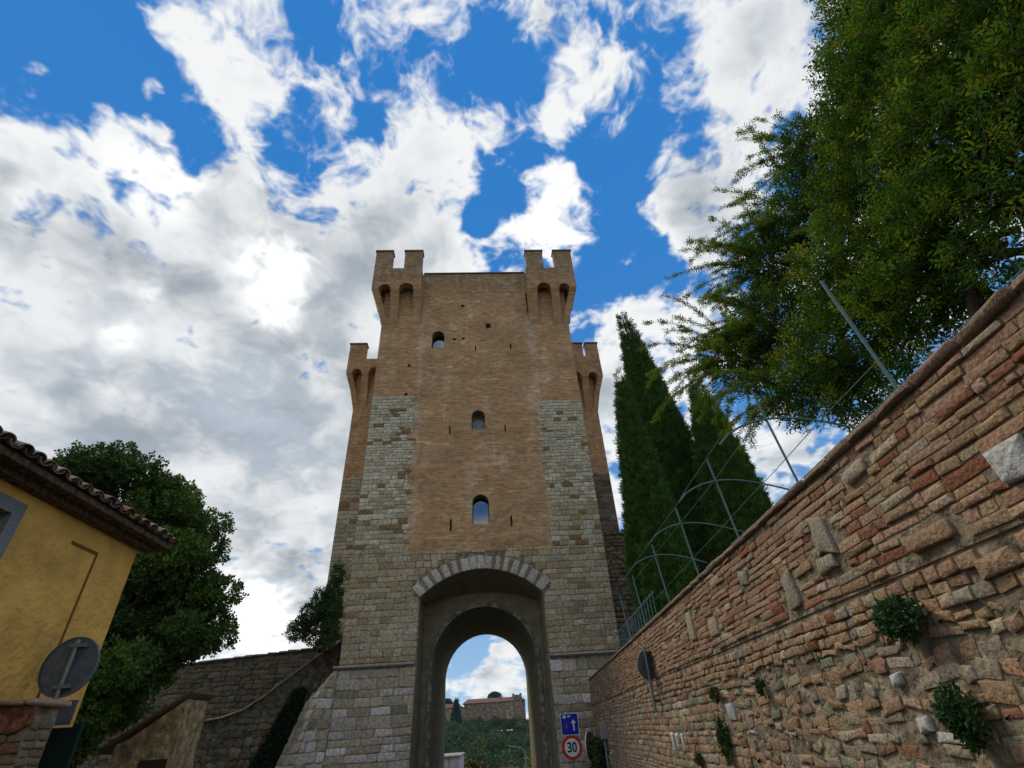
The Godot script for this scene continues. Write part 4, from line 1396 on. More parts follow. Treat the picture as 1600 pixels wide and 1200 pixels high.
func disc(b: Buf, o: Vector3, ux: Vector3, uy: Vector3, un: Vector3, r: float, th: float, r_in := 0.0, col := Color.WHITE) -> void:
	var n := 40
	for k in n:
		var a := TAU * k / n
		var e := TAU * (k + 1) / n
		var p := ux * cos(a) + uy * sin(a)
		var q := ux * cos(e) + uy * sin(e)
		b.quad(o + p * r_in, o + p * r, o + q * r, o + q * r_in, -un, col)
		b.quad(o + p * r_in + un * th, o + p * r + un * th, o + q * r + un * th, o + q * r_in + un * th, un, col)
		b.quad(o + p * r, o + q * r, o + q * r + un * th, o + p * r + un * th, p, col)

func pole(t: Node3D, at: Vector3, y1: float, r := 0.03, y0 := 0.0) -> void:
	var b := Buf.new()
	b.tube(PackedVector3Array([Vector3(at.x, y0 - 0.1, at.z), Vector3(at.x, (y0 + y1) * 0.5, at.z), Vector3(at.x, y1, at.z)]), r, r, 10)
	part("pole", b, M.steel, t)

func signs() -> void:
	var X := Vector3.RIGHT
	var Y := Vector3.UP
	var Z := Vector3.BACK
	# back of a round sign by the yellow house
	var at := Vector3(-4.64, 0, -6.5)
	var t := thing("round_sign", at, "grey back of a round road sign on a pole before the yellow house", "sign")
	pole(t, at, 2.74, 0.026)
	var b := Buf.new()
	disc(b, Vector3(-4.66, 2.48, -6.56), X, Y, Z, 0.3, 0.018)
	var d := part("disc", b, M.sign_back, t)
	for y in [2.28, 2.68]:
		var k := Buf.new()
		k.box(Vector3(-4.70, y - 0.018, -6.54), Vector3(-4.53, y + 0.018, -6.468))
		part("clamp", k, M.steel, d)
	var rim := Buf.new()
	disc(rim, Vector3(-4.66, 2.48, -6.542), X, Y, Z, 0.3, 0.012, 0.288)
	part("rim", rim, M.steel, d)
	var pl := Buf.new()
	pl.box(Vector3(-4.76, 1.93, -6.56), Vector3(-4.43, 2.155, -6.545))
	part("lower_plate", pl, M.sign_back, t)
	# back of a round sign fixed to the right-hand wall
	var a2 := Vector3(2.50, 1.8, -8.95)
	var t2 := thing("round_sign", a2, "dark back of a small round road sign fixed to the right-hand brick wall", "sign")
	pole(t2, a2, 2.62, 0.022, 1.85)
	var br := Buf.new()
	br.box(Vector3(2.50, 1.86, -8.97), Vector3(2.64, 1.90, -8.93))
	br.box(Vector3(2.50, 2.52, -8.97), Vector3(2.64, 2.555, -8.93))
	part("bracket", br, M.rust, t2)
	var b2 := Buf.new()
	disc(b2, Vector3(2.505, 2.36, -8.985), X.rotated(Y, 0.5), Y, Z.rotated(Y, 0.5), 0.205, 0.014)
	part("disc", b2, M.sign_back, t2)
	# priority sign and speed limit before the arch
	var a3 := Vector3(2.33, 0, -17.82)
	var t3 := thing("road_sign", a3, "blue priority sign above a round 30 speed limit sign beside the arch", "sign")
	pole(t3, a3, 2.02, 0.03)
	var sq := Buf.new()
	sq.box(Vector3(2.085, 1.455, -17.785), Vector3(2.605, 1.985, -17.765))
	var blue := part("blue_plate", sq, M.sign_blue, t3)
	var ed := Buf.new()
	for e in [[2.085, 1.455, 2.605, 1.468], [2.085, 1.972, 2.605, 1.985], [2.085, 1.468, 2.098, 1.972], [2.592, 1.468, 2.605, 1.972]]:
		ed.box(Vector3(e[0], e[1], -17.764), Vector3(e[2], e[3], -17.761))
	part("border", ed, M.sign_white, blue)
	var ar := Buf.new()
	ar.prism(PackedVector2Array([Vector2(2.435, 1.56), Vector2(2.475, 1.56), Vector2(2.475, 1.74), Vector2(2.53, 1.74), Vector2(2.455, 1.84), Vector2(2.38, 1.74), Vector2(2.435, 1.74)]), Vector3(0, 0, -17.764), X, Y, Z * 0.003)
	part("white_arrow", ar, M.sign_white, blue)
	var rd := Buf.new()
	rd.prism(PackedVector2Array([Vector2(2.225, 1.77), Vector2(2.225, 1.69), Vector2(2.19, 1.69), Vector2(2.24, 1.61), Vector2(2.29, 1.69), Vector2(2.255, 1.69), Vector2(2.255, 1.77)]), Vector3(0, 0, -17.764), X, Y, Z * 0.003)
	part("red_arrow", rd, M.sign_red, blue)
	var st := Buf.new()
	st.box(Vector3(2.155, 1.87, -17.764), Vector3(2.24, 1.945, -17.761))
	st.box(Vector3(2.285, 1.895, -17.764), Vector3(2.38, 1.93, -17.761))
	st.box(Vector3(2.33, 1.93, -17.764), Vector3(2.35, 1.945, -17.761))
	part("sticker", st, M.sign_white, blue)
	var c30 := Vector3(2.345, 1.165, -17.785)
	var rn := Buf.new()
	disc(rn, c30, X, Y, Z, 0.295, 0.02)
	var red := part("limit_disc", rn, M.sign_red, t3)
	var wh := Buf.new()
	disc(wh, c30 + Z * 0.021, X, Y, Z, 0.215, 0.003)
	part("white_field", wh, M.sign_white, red)
	var tm := TextMesh.new()
	tm.text = "30"
	var f := SystemFont.new()
	f.font_names = PackedStringArray(["Droid Sans"])
	f.font_weight = 700
	tm.font = f
	tm.font_size = 64
	tm.pixel_size = 0.0046
	tm.depth = 0.004
	var to := MeshInstance3D.new()
	to.name = "number"
	to.mesh = tm
	to.material_override = M.sign_black
	red.add_child(to)
	to.position = c30 + Z * 0.027
	to.scale = Vector3(0.92, 1.12, 1)
	var by := Buf.new()
	disc(by, Vector3(2.345, 1.165, -17.80), X, Y, Z, 0.297, 0.012)
	part("back_plate", by, M.sign_back, t3)
	# traffic mirror seen from its edge
	var a4 := Vector3(2.98, 0, -18.1)
	var t4 := thing("traffic_mirror", a4, "round red-brown backed traffic mirror turned edge-on beside the arch", "mirror")
	pole(t4, a4 + Vector3(0.06, 0, -0.05), 1.78, 0.03)
	var mb := Buf.new()
	var mx := X.rotated(Y, 1.05)
	var mz := Z.rotated(Y, 1.05)
	var mc := Vector3(2.93, 1.17, -18.05)
	var rings := 6
	for k in rings:
		for j in 32:
			var q := []
			for e in [[k, j], [k, j + 1], [k + 1, j + 1], [k + 1, j]]:
				var rr := 0.36 * float(e[0]) / rings
				var an := TAU * float(e[1]) / 32.0
				q.append(mc + mx * cos(an) * rr + Y * sin(an) * rr + mz * (0.10 * (1.0 - pow(float(e[0]) / rings, 2.0))))
			mb.quad(q[0], q[1], q[2], q[3], mz)
	part("shell", mb, M.mirror_back, t4)
	var mf := Buf.new()
	disc(mf, mc - mz * 0.03, mx, Y, mz, 0.37, 0.03, 0.0)
	part("rim", mf, M.sign_white, t4)
	# meter box on a post at the end of the wall
	var a5 := Vector3(3.03, 0, -16.2)
	var t5 := thing("post_box", a5, "small pale grey box on a post by the far end of the brick wall", "box")
	pole(t5, a5, 1.5, 0.035)
	var bb := Buf.new()
	bb.box(Vector3(2.94, 1.34, -16.24), Vector3(3.13, 1.66, -16.10))
	part("case", bb, M.box_grey, t5)
	var bl := Buf.new()
	bl.box(Vector3(2.955, 1.36, -16.098), Vector3(3.115, 1.64, -16.085))
	part("door", bl, M.box_grey, t5)
	# low plants at the foot of the wall
	var t6 := thing("verge_plant", Vector3(3.1, 0, -17.2), "dark leafy weeds growing at the far foot of the brick wall", "plant")
	var xf := []
	var cols := []
	for k in 500:
		xf.append(Transform3D(rand_basis(rand_dir() + Y, rng.randf_range(1.2, 2.4)), Vector3(3.02 + rng.randf_range(-0.16, 0.1), rng.randf_range(0.0, 1.25), -17.2 + rng.randf_range(-0.6, 0.9))))
		cols.append(jitter(lin(0.04, 0.075, 0.02), 0.3))
	foliage("leaves", spray(7, 0.05, 0.06, 0.03, 33), M.leaf, xf, cols, t6)

func rubble_face(list: Array, poly_top: Callable, x0: float, x1: float, z: float, y0: float, cols: Array, wts: Array) -> void:
	var y := y0
	while y < 5.2:
		var h := rng.randf_range(0.12, 0.24)
		var x := x0
		while x < x1:
			var w := rng.randf_range(0.16, 0.5)
			if y + h < poly_top.call(x + w * 0.5) - 0.02 and rng.randf() > 0.1:
				list.append({"x": x + w * 0.5, "y": y + h * 0.5 + rng.randf_range(-0.02, 0.02), "w": w - 0.015, "h": h - 0.012, "d": rng.randf_range(0.005, 0.03), "c": jitter(pick(cols, wts), 0.2), "o": Vector3(0, 0, z), "ux": Vector3.RIGHT, "uy": Vector3.UP, "un": Vector3.BACK})
			x += w
		y += h

func old_walls() -> void:
	# town wall behind, left of the tower
	var t := thing("town_wall", Vector3(-12, 0, -23.9), "dark weathered rubble town wall joining the left side of the tower", "wall")
	var b := Buf.new()
	b.prism(PackedVector2Array([Vector2(-24, -0.3), Vector2(-7.0, -0.3), Vector2(-7.0, 4.92), Vector2(-9, 4.82), Vector2(-11, 4.68), Vector2(-14, 4.5), Vector2(-24, 4.3)]), Vector3(0, 0, -23.5), Vector3.RIGHT, Vector3.UP, Vector3(0, 0, -0.9))
	part("bed", b, M.rubble, t)
	var dark := [lin(0.22, 0.175, 0.115), lin(0.25, 0.20, 0.125), lin(0.18, 0.14, 0.09), lin(0.25, 0.17, 0.11), lin(0.20, 0.18, 0.13)]
	var list := []
	rubble_face(list, func(x: float) -> float: return lerpf(4.92, 4.4, clampf((-7.0 - x) / 8.0, 0, 1)), -15.0, -7.05, -23.5, 0.2, dark, [4, 4, 3, 1.5, 2])
	build_stones(t, list, 200, "stone", "stone_facing", M.stone, 0.3, 0.12, func(s): return s.w * s.h * (2.0 if s.x > -12.5 else 1.0))
	var x := -15.0
	while x < -7.1:
		var w := rng.randf_range(0.35, 0.6)
		var cb := Buf.new()
		cb.stone(Vector3(x + w * 0.5, lerpf(4.92, 4.42, clampf((-7.0 - x) / 8.0, 0, 1)) + 0.02, -23.46), Vector3.RIGHT, Vector3.UP, Vector3.BACK, w - 0.02, 0.09, 0.05, jitter(lin(0.25, 0.22, 0.2), 0.2), rng, 0.3, 0.1, 0.8)
		part("coping_stone", cb, M.stone, t)
		x += w
	# lower wing with a sweeping top that runs down from the tower
	var t2 := thing("wing_wall", Vector3(-8, 0, -21.3), "low masonry wing sweeping down from the left corner of the tower", "wall")
	var top := [[-12.0, 2.4], [-10.15, 2.48], [-9.2, 2.58], [-8.52, 2.76], [-7.9, 3.12], [-7.57, 3.37], [-6.38, 4.21], [-5.31, 4.83], [-5.1, 4.95]]
	var poly := PackedVector2Array([Vector2(-12, -0.3)])
	for p in top:
		poly.append(Vector2(p[0], p[1]))
	poly.append(Vector2(-5.1, -0.3))
	var wb := Buf.new()
	wb.prism(poly, Vector3(0, 0, -21.0), Vector3.RIGHT, Vector3.UP, Vector3(0, 0, -0.7))
	part("bed", wb, M.rubble, t2)
	for k in top.size() - 2:
		var a := Vector2(top[k][0], top[k][1])
		var e := Vector2(top[k + 1][0], top[k + 1][1])
		var n := int(ceil(a.distance_to(e) / 0.5))
		for q in n:
			var m := a.lerp(e, (q + 0.5) / n)
			var dir := (e - a).normalized()
			var cb := Buf.new()
			cb.stone(Vector3(m.x, m.y, -20.98), Vector3(dir.x, dir.y, 0), Vector3(-dir.y, dir.x, 0), Vector3.BACK, a.distance_to(e) / n - 0.01, 0.07, 0.05, jitter(lin(0.34, 0.30, 0.20), 0.15), rng, 0.25, 0.08, 0.7)
			part("coping_stone", cb, M.stone, t2)
	var list2 := []
	var wing_top := func(xx: float) -> float:
		for k in top.size() - 1:
			if xx >= top[k][0] and xx <= top[k + 1][0]:
				return minf(lerpf(top[k][1], top[k + 1][1], (xx - top[k][0]) / (top[k + 1][0] - top[k][0])) - 0.25, 3.1)
		return 0.0
	rubble_face(list2, wing_top, -11.9, -5.9, -21.0, 0.1, dark + [lin(0.33, 0.28, 0.2)], [4, 4, 3, 1.5, 2, 2])
	build_stones(t2, list2, 200, "stone", "stone_facing", M.stone, 0.3, 0.12, func(s): return s.w * s.h)
	# dark ivy in the angle between scarp and wing
	var t3 := thing("ivy", Vector3(-7.2, 0, -20.6), "dark ivy climbing the angle between scarp and wing wall", "plant")
	var sb := Buf.new()
	sb.tube(PackedVector3Array([Vector3(-7.7, 0, -20.7), Vector3(-7.2, 1.6, -20.8), Vector3(-6.75, 3.2, -20.9)]), 0.03, 0.01, 5)
	part("stem", sb, M.bark, t3)
	var xf := []
	var cols := []
	for k in 2600:
		var u := rng.randf()
		var w := lerpf(0.62, 0.16, u)
		xf.append(Transform3D(rand_basis(rand_dir() + Vector3(0, 0, 1), rng.randf_range(0.8, 1.5)), Vector3(lerpf(-7.85, -6.62, pow(u, 0.9)) + rng.randf_range(-w, w), u * 3.25, -20.82 + rng.randf_range(-0.12, 0.14))))
		cols.append(jitter(lin(0.022, 0.045, 0.02), 0.3))
	foliage("leaves", spray(7, 0.06, 0.09, 0.06, 34), M.leaf, xf, cols, t3)
	# old wall on the right, behind the railing
	var t4 := thing("ruined_wall", Vector3(7, 2.7, -22.5), "brown crumbling wall stub behind the railing right of the tower", "wall")
	var rb := Buf.new()
	rb.prism(PackedVector2Array([Vector2(4.8, 2.0), Vector2(11.5, 2.0), Vector2(11.2, 4.6), Vector2(9.6, 5.2), Vector2(8.6, 5.9), Vector2(7.9, 6.9), Vector2(7.4, 7.1), Vector2(7.0, 8.6), Vector2(6.7, 9.4), Vector2(4.8, 9.4)]), Vector3(0, 0, -24.0), Vector3.RIGHT, Vector3.UP, Vector3(0, 0, -0.9))
	part("bed", rb, M.rubble, t4)
	var list3 := []
	var y := 2.4
	while y < 9.3:
		var h := rng.randf_range(0.14, 0.28)
		var xx := 4.85
		var lim := 11.2 if y < 4.4 else (9.5 if y < 5.1 else (8.5 if y < 5.7 else (7.8 if y < 6.7 else (7.3 if y < 7.0 else 6.8))))
		while xx < lim - 0.2:
			var w := rng.randf_range(0.2, 0.6)
			if rng.randf() > 0.12:
				list3.append({"x": xx + w * 0.5, "y": y + h * 0.5, "w": w - 0.03, "h": h - 0.025, "d": rng.randf_range(0.02, 0.08), "c": jitter(pick([lin(0.22, 0.17, 0.11), lin(0.26, 0.19, 0.13), lin(0.17, 0.13, 0.09)], [3, 3, 2]), 0.2), "o": Vector3(0, 0, -24.0), "ux": Vector3.RIGHT, "uy": Vector3.UP, "un": Vector3.BACK})
			xx += w
		y += h
	build_stones(t4, list3, 160, "stone", "stone_facing", M.stone, 0.35, 0.14, func(s): return s.w * s.h)

func shed() -> void:
	var t := thing("ochre_outbuilding", Vector3(-9, 0, -16), "small ochre lean-to outbuilding with tiled sloping roof under the tree", "building")
	var b := Buf.new()
	b.prism(PackedVector2Array([Vector2(-9.5, -0.2), Vector2(-8.0, -0.2), Vector2(-8.0, 2.82), Vector2(-9.2, 2.02), Vector2(-9.5, 1.9)]), Vector3(0, 0, -16), Vector3.RIGHT, Vector3.UP, Vector3(0, 0, -1.2))
	part("wall", b, M.ochre, t)
	var n := Vector2(1.6, 1.02).normalized()
	var k := 0.0
	while k < 1.95:
		var m := Buf.new()
		var o := Vector3(-9.75, 1.80, -15.86) + Vector3(n.x, n.y, 0) * k
		for z in 5:
			coppo(m, o + Vector3(0, 0, -0.3 - z * 0.2 + 0.2), Vector3(n.x, n.y, 0), Vector3.BACK, 0.42, 0.09, 0.08, tile_color())
		part("roof_tile", m, M.tile, t)
		k += 0.36
	var rf := Buf.new()
	rf.prism(PackedVector2Array([Vector2(-9.85, 1.72), Vector2(-7.85, 2.953), Vector2(-7.85, 3.023), Vector2(-9.85, 1.79)]), Vector3(0, 0, -15.82), Vector3.RIGHT, Vector3.UP, Vector3(0, 0, -1.5), lin(0.36, 0.25, 0.15))
	part("roof", rf, M.tile, t)
	var dr := Buf.new()
	dr.box(Vector3(-8.75, 0, -15.998), Vector3(-8.1, 1.55, -15.94))
	part("door", dr, M.wood, t)

func left_tree() -> void:
	var t := thing("broadleaf_tree", Vector3(-10.6, 0, -15.2), "large dense broadleaf tree behind the yellow house", "tree")
	var lumps := []
	var c := Vector3(-10.6, 5.3, -15.0)
	# lumps spread over the crown's outer form
	var spots := [[-13.3, 8.5], [-12.3, 8.95], [-11.2, 8.9], [-10.2, 8.5], [-9.6, 8.1], [-8.9, 7.6], [-8.6, 6.7], [-8.2, 5.9], [-7.9, 5.1], [-7.5, 4.4], [-7.25, 4.05], [-8.3, 3.9], [-9.2, 3.4], [-10.3, 2.9], [-11.4, 3.0], [-12.6, 3.2], [-13.2, 7.4], [-12.0, 8.0], [-10.9, 7.6], [-10.0, 6.9], [-9.2, 5.8], [-8.9, 4.8], [-9.8, 4.5], [-10.8, 4.2], [-10.7, 5.6], [-11.8, 6.5], [-12.8, 5.6], [-11.8, 4.8], [-13.6, 4.4], [-14.6, 6.2], [-9.6, 2.2], [-11.0, 1.9], [-12.9, 8.0], [-11.7, 8.3], [-13.0, 6.4], [-12.4, 7.2], [-10.4, 3.6], [-9.0, 4.2], [-8.6, 3.2], [-9.9, 8.0], [-10.4, 7.8], [-9.4, 7.4], [-10.7, 8.3], [-11.3, 7.2], [-10.1, 1.7], [-10.6, 2.5], [-11.6, 2.2], [-12.2, 1.4], [-9.7, 2.9]]
	for k in 26:
		var u := rng.randf()
		spots.append([lerpf(-13.2, -8.6, u), rng.randf_range(2.6, lerpf(8.2, 6.6, u))])
	for s in spots:
		for k in 2:
			var rr := rng.randf_range(0.55, 0.9)
			if s[0] > -7.6:
				rr *= 0.6
			lumps.append([Vector3(s[0] + rng.randf_range(-0.25, 0.25), s[1] + rng.randf_range(-0.25, 0.25), -15.0 + rng.randf_range(-1.4, 1.4) * (0.5 if s[0] > -8.5 else 1.0)), Vector3(rr, rr * 0.62, rr)])
	leafy_tree(t, Vector3(-10.6, 0, -15.2), 0.28, lumps, 430, spray(10, 0.15, 0.10, 0.066, 61), M.leaf, [lin(0.07, 0.14, 0.02), lin(0.10, 0.165, 0.022), lin(0.055, 0.105, 0.018)], 1.0, 0.5)
	# a twig that shows above the roof at the left edge
	var t2 := thing("small_tree", Vector3(-9.0, 0, -6.9), "leafy twig of a tree showing above the tiled roof at the left edge", "tree")
	var lump2 := [[Vector3(-8.95, 6.55, -8.0), Vector3(0.16, 0.1, 0.16)], [Vector3(-9.3, 6.75, -8.1), Vector3(0.3, 0.2, 0.3)], [Vector3(-9.9, 6.8, -8.0), Vector3(0.5, 0.3, 0.5)]]
	t2.position = Vector3(-9.8, 0, -8.2)
	leafy_tree(t2, Vector3(-9.8, 0, -8.2), 0.08, lump2, 700, spray(8, 0.1, 0.09, 0.05, 62), M.leaf, [lin(0.10, 0.12, 0.025)], 0.8, 0.2)

func tower_bush() -> void:
	var t := thing("wall_shrub", Vector3(-6.0, 4.3, -20.6), "dark shrub growing from the ledge at the tower's left corner", "shrub")
	var lumps := [[Vector3(-5.75, 7.0, -20.3), Vector3(0.22, 0.5, 0.25)], [Vector3(-5.8, 6.3, -20.3), Vector3(0.34, 0.5, 0.35)], [Vector3(-5.95, 5.7, -20.3), Vector3(0.45, 0.45, 0.4)], [Vector3(-6.5, 5.6, -20.3), Vector3(0.42, 0.42, 0.4)], [Vector3(-6.85, 5.1, -20.3), Vector3(0.42, 0.36, 0.4)], [Vector3(-6.1, 5.0, -20.3), Vector3(0.55, 0.5, 0.4)], [Vector3(-5.7, 4.9, -20.2), Vector3(0.35, 0.5, 0.35)], [Vector3(-6.3, 6.2, -20.3), Vector3(0.25, 0.25, 0.25)], [Vector3(-5.6, 5.6, -20.1), Vector3(0.25, 0.5, 0.25)]]
	leafy_tree(t, Vector3(-5.9, 4.35, -20.6), 0.06, lumps, 1300, spray(8, 0.12, 0.09, 0.05, 63), M.leaf, [lin(0.035, 0.075, 0.018), lin(0.05, 0.095, 0.02), lin(0.06, 0.055, 0.02)], 0.9, 0.1)

# ------------------------------------------------------------------ ground and distance
func ground_height(x: float, z: float) -> float:
	if z > -34.0:
		return 0.0
	var d := -34.0 - z
	var h := -16.0 * smoothstep(0.0, 110.0, d)
	h += 18.5 * smoothstep(150.0, 318.0, d)
	return h + 0.7 * sin(x * 0.05 + z * 0.03) * smoothstep(0.0, 60.0, d)

func grounds() -> void:
	var b := Buf.new()
	var xs := [-900, -500, -300, -200, -140, -100, -70, -50, -35, -25, -15, -8, 0, 8, 15, 25, 35, 50, 70, 100, 140, 200, 300, 500, 900]
	var zs := [900, 300, 60, 20, 0, -34]
	for k in 34:
		zs.append(-34 - (k + 1) * 10)
	zs.append_array([-450, -600, -1000])
	for i in xs.size() - 1:
		for j in zs.size() - 1:
			var p := []
			for e in [[i, j], [i + 1, j], [i + 1, j + 1], [i, j + 1]]:
				var x: float = xs[e[0]]
				var z: float = zs[e[1]]
				p.append(Vector3(x, ground_height(x, z) - 0.008, z))
			b.quad(p[0], p[1], p[2], p[3], Vector3.UP)
	structure("ground", b, M.grass)
	var r := Buf.new()
	var z := 30.0
	while z > -150.0:
		var z2 := z - 10.0
		r.quad(Vector3(-2.0, ground_height(0, z), z), Vector3(1.7, ground_height(0, z), z), Vector3(1.7, ground_height(0, z2), z2), Vector3(-2.0, ground_height(0, z2), z2), Vector3.UP)
		z = z2
	structure("road", r, M.asphalt)
	var p1 := Buf.new()
	p1.box(Vector3(-5.0, -0.05, -19.4), Vector3(-2.05, 0.12, 30.0))
	structure("pavement", p1, M.paving)
	var te := Buf.new()
	te.quad(wall_at(-30, 2.72, -0.45), wall_at(22, 2.72, -0.45), wall_at(22, 2.9, -30), wall_at(-30, 2.9, -30), Vector3.UP)
	te.quad(wall_at(19.3, -0.1, -0.45), wall_at(19.3, 2.72, -0.45), wall_at(22, 2.72, -0.45), wall_at(22, -0.1, -0.45), WN)
	te.quad(wall_at(22, -0.1, -0.45), wall_at(22, 2.72, -0.45), wall_at(22, 2.9, -30), wall_at(22, -0.1, -30), WD)
	structure("terrace", te, M.soil)

func convent() -> void:
	var t := thing("convent", Vector3(0, 9.5, -356), "long brick convent with tiled roof on the hill seen through the arch", "building")
	var b := Buf.new()
	b.box(Vector3(-15, 6.0, -366), Vector3(21, 17.3, -350))
	b.box(Vector3(-48, 6.0, -364), Vector3(-15, 15.8, -351))
	part("wall", b, M.convent, t)
	var p := Buf.new()
	p.box(Vector3(-48.05, 9.0, -350.9), Vector3(-15.2, 15.38, -350.7))
	p.box(Vector3(9.5, 8.0, -349.9), Vector3(14.0, 16.5, -349.7))
	part("plaster", p, M.convent_pale, t)
	var r := Buf.new()
	for s in [[-16.0, 21.5, 17.2, 19.7, -367.0, -349.0], [-48.5, -15.5, 15.7, 17.9, -365.0, -350.0]]:
		var zm: float = (s[4] + s[5]) * 0.5
		r.quad(Vector3(s[0], s[2], s[5]), Vector3(s[1], s[2], s[5]), Vector3(s[1] - 3, s[3], zm), Vector3(s[0] + 3, s[3], zm), Vector3(0, 1, 1))
		r.quad(Vector3(s[0], s[2], s[4]), Vector3(s[1], s[2], s[4]), Vector3(s[1] - 3, s[3], zm), Vector3(s[0] + 3, s[3], zm), Vector3(0, 1, -1))
		r.tri(Vector3(s[0], s[2], s[5]), Vector3(s[0], s[2], s[4]), Vector3(s[0] + 3, s[3], zm), Vector3(-1, 1, 0))
		r.tri(Vector3(s[1], s[2], s[5]), Vector3(s[1], s[2], s[4]), Vector3(s[1] - 3, s[3], zm), Vector3(1, 1, 0))
	part("roof", r, M.roof_far, t)
	for x in [-7.0, -3.2, 10.8]:
		var w := Buf.new()
		w.box(Vector3(x - 0.45, 12.9, -350.2), Vector3(x + 0.45, 15.0, -349.6))
		part("window", w, M.glass_dark, t)
	var tw := Buf.new()
	tw.box(Vector3(13.6, 6, -355), Vector3(19.2, 20.2, -349.4))
	for x in [13.6, 18.0]:
		tw.box(Vector3(x, 20.2, -350.4), Vector3(x + 1.2, 20.9, -349.4))
	part("bell_tower", tw, M.convent, t)
	for x in [-33.0, 6.0]:
		var ch := Buf.new()
		ch.box(Vector3(x, 17.2, -357.5), Vector3(x + 1.2, 20.4, -356.3))
		part("chimney", ch, M.convent_pale, t)

func far_tree(called: String, at: Vector3, h: float, r: float, form: String, label: String, tint: Color, group := "") -> void:
	var t := thing(called, at, label, "tree", group)
	var b := Buf.new()
	b.tube(PackedVector3Array([at - Vector3(0, 1, 0), at + Vector3(0, h * 0.8, 0)]), h * 0.025, h * 0.012, 5)
	part("trunk", b, M.bark, t)
	var xf := []
	var cols := []
	for k in 420:
		var d := rand_dir()
		var p := Vector3.ZERO
		if form == "cone":
			var u := rng.randf()
			p = Vector3(d.x * r * (1 - u), h * (0.08 + 0.92 * u), d.z * r * (1 - u))
		elif form == "flat":
			p = Vector3(d.x * r, h * 0.88 + d.y * h * 0.1, d.z * r)
		else:
			p = Vector3(d.x * r, h * 0.6 + d.y * h * 0.38, d.z * r)
		xf.append(Transform3D(rand_basis(d + Vector3(0, 0.5, 0), h * rng.randf_range(0.07, 0.12)), at + p))
		cols.append(jitter(tint, 0.3))
	foliage("crown", spray(8, 0.8, 0.8, 0.45, 64), M.leaf, xf, cols, t)

func distance() -> void:
	convent()
	# the wooded slope below the convent
	var wood := thing("wooded_slope", Vector3(0, -5, -250), "dark green wood covering the hillside below the convent", "wood")
	wood.set_meta("kind", "stuff")
	var xf := []
	var cols := []
	for k in 700:
		var z := rng.randf_range(-352.0, -215.0) if k % 4 else rng.randf_range(-352.0, -330.0)
		var x := rng.randf_range(-70.0, 70.0) * lerpf(0.6, 1.0, (-z - 150.0) / 200.0)
		var g := ground_height(x, z)
		var h := rng.randf_range(6.0, 10.5)
		if z < -270.0:
			h *= 0.72
		if z < -336.0:
			h *= 0.6
		var tint := jitter(pick([lin(0.05, 0.10, 0.025), lin(0.075, 0.135, 0.03), lin(0.04, 0.08, 0.025), lin(0.12, 0.13, 0.03)], [4, 3, 4, 1]), 0.2)
		for q in 70:
			var d := rand_dir()
			d.y = absf(d.y) * 1.2 - 0.25
			var lump := 0.85 + 0.25 * sin(d.x * 7.0 + k) * sin(d.z * 6.0)
			xf.append(Transform3D(rand_basis(d + rand_dir() * 0.6, h * rng.randf_range(0.10, 0.16)), Vector3(x, g + h * 0.45, z) + Vector3(d.x * h * 0.48, d.y * h * 0.5, d.z * h * 0.48) * lump))
			cols.append(jitter(tint, 0.3))
	var o := foliage("leaves", spray(9, 0.9, 0.75, 0.5, 65), M.leaf, xf, cols, wood)
	o.set_meta("kind", "stuff")
	far_tree("conifer", Vector3(-18.5, 3.5, -332), 14.5, 3.2, "cone", "tall dark pointed conifer in front of the convent's left end", lin(0.02, 0.045, 0.02), "")
	far_tree("conifer", Vector3(-26.0, 4.0, -334), 9.5, 2.2, "cone", "smaller pointed conifer left of the tall one below the convent", lin(0.025, 0.05, 0.025), "")
	far_tree("umbrella_pine", Vector3(3.5, 8.0, -372), 14.6, 3.2, "flat", "flat-topped umbrella pine rising behind the convent roof", lin(0.03, 0.05, 0.025))
	far_tree("garden_tree", Vector3(-26.0, 8.0, -372), 13.0, 2.6, "round", "small tree behind the left end of the convent roof", lin(0.06, 0.045, 0.03))
	far_tree("roadside_tree", Vector3(5.2, -7.0, -70), 6.2, 2.2, "round", "yellow-green tree low in the right of the arch", lin(0.13, 0.15, 0.02))
	far_tree("roadside_tree", Vector3(-2.6, -8.0, -72), 7.2, 2.4, "round", "olive-yellow tree above the white building seen through the arch", lin(0.10, 0.09, 0.02))
	# white building just below the road
	var t := thing("white_building", Vector3(-4, -6, -47), "white building corner low in the left of the arch", "building")
	var b := Buf.new()
	b.box(Vector3(-9, -8, -52), Vector3(-2.25, 0.42, -45))
	part("wall", b, M.white_wall, t)
	var r := Buf.new()
	r.box(Vector3(-9.1, 0.422, -52.1), Vector3(-2.15, 0.52, -44.9), lin(0.5, 0.46, 0.4))
	part("coping", r, M.stone, t)
	var d := Buf.new()
	d.box(Vector3(-3.02, -7, -44.995), Vector3(-2.98, 0.4, -44.97))
	part("downpipe", d, M.frame_grey, t)
	# street lamp
	var l := thing("street_lamp", Vector3(2.55, -5.5, -45), "tall curved street lamp seen through the arch", "lamp")
	var lb := Buf.new()
	lb.tube(PackedVector3Array([Vector3(2.55, -5.6, -45), Vector3(2.52, -1.0, -45), Vector3(2.5, 0.2, -45), Vector3(2.42, 0.48, -45), Vector3(2.2, 0.66, -45), Vector3(1.75, 0.78, -45)]), 0.06, 0.035, 7)
	part("pole", lb, M.box_grey, l)
	var lh := Buf.new()
	lh.obox(Vector3(1.5, 0.83, -45), Vector3(0.97, -0.2, 0).normalized(), Vector3(0.2, 0.97, 0).normalized(), Vector3.BACK, Vector3(0.26, 0.045, 0.11))
	part("lamp_head", lh, M.box_grey, l)

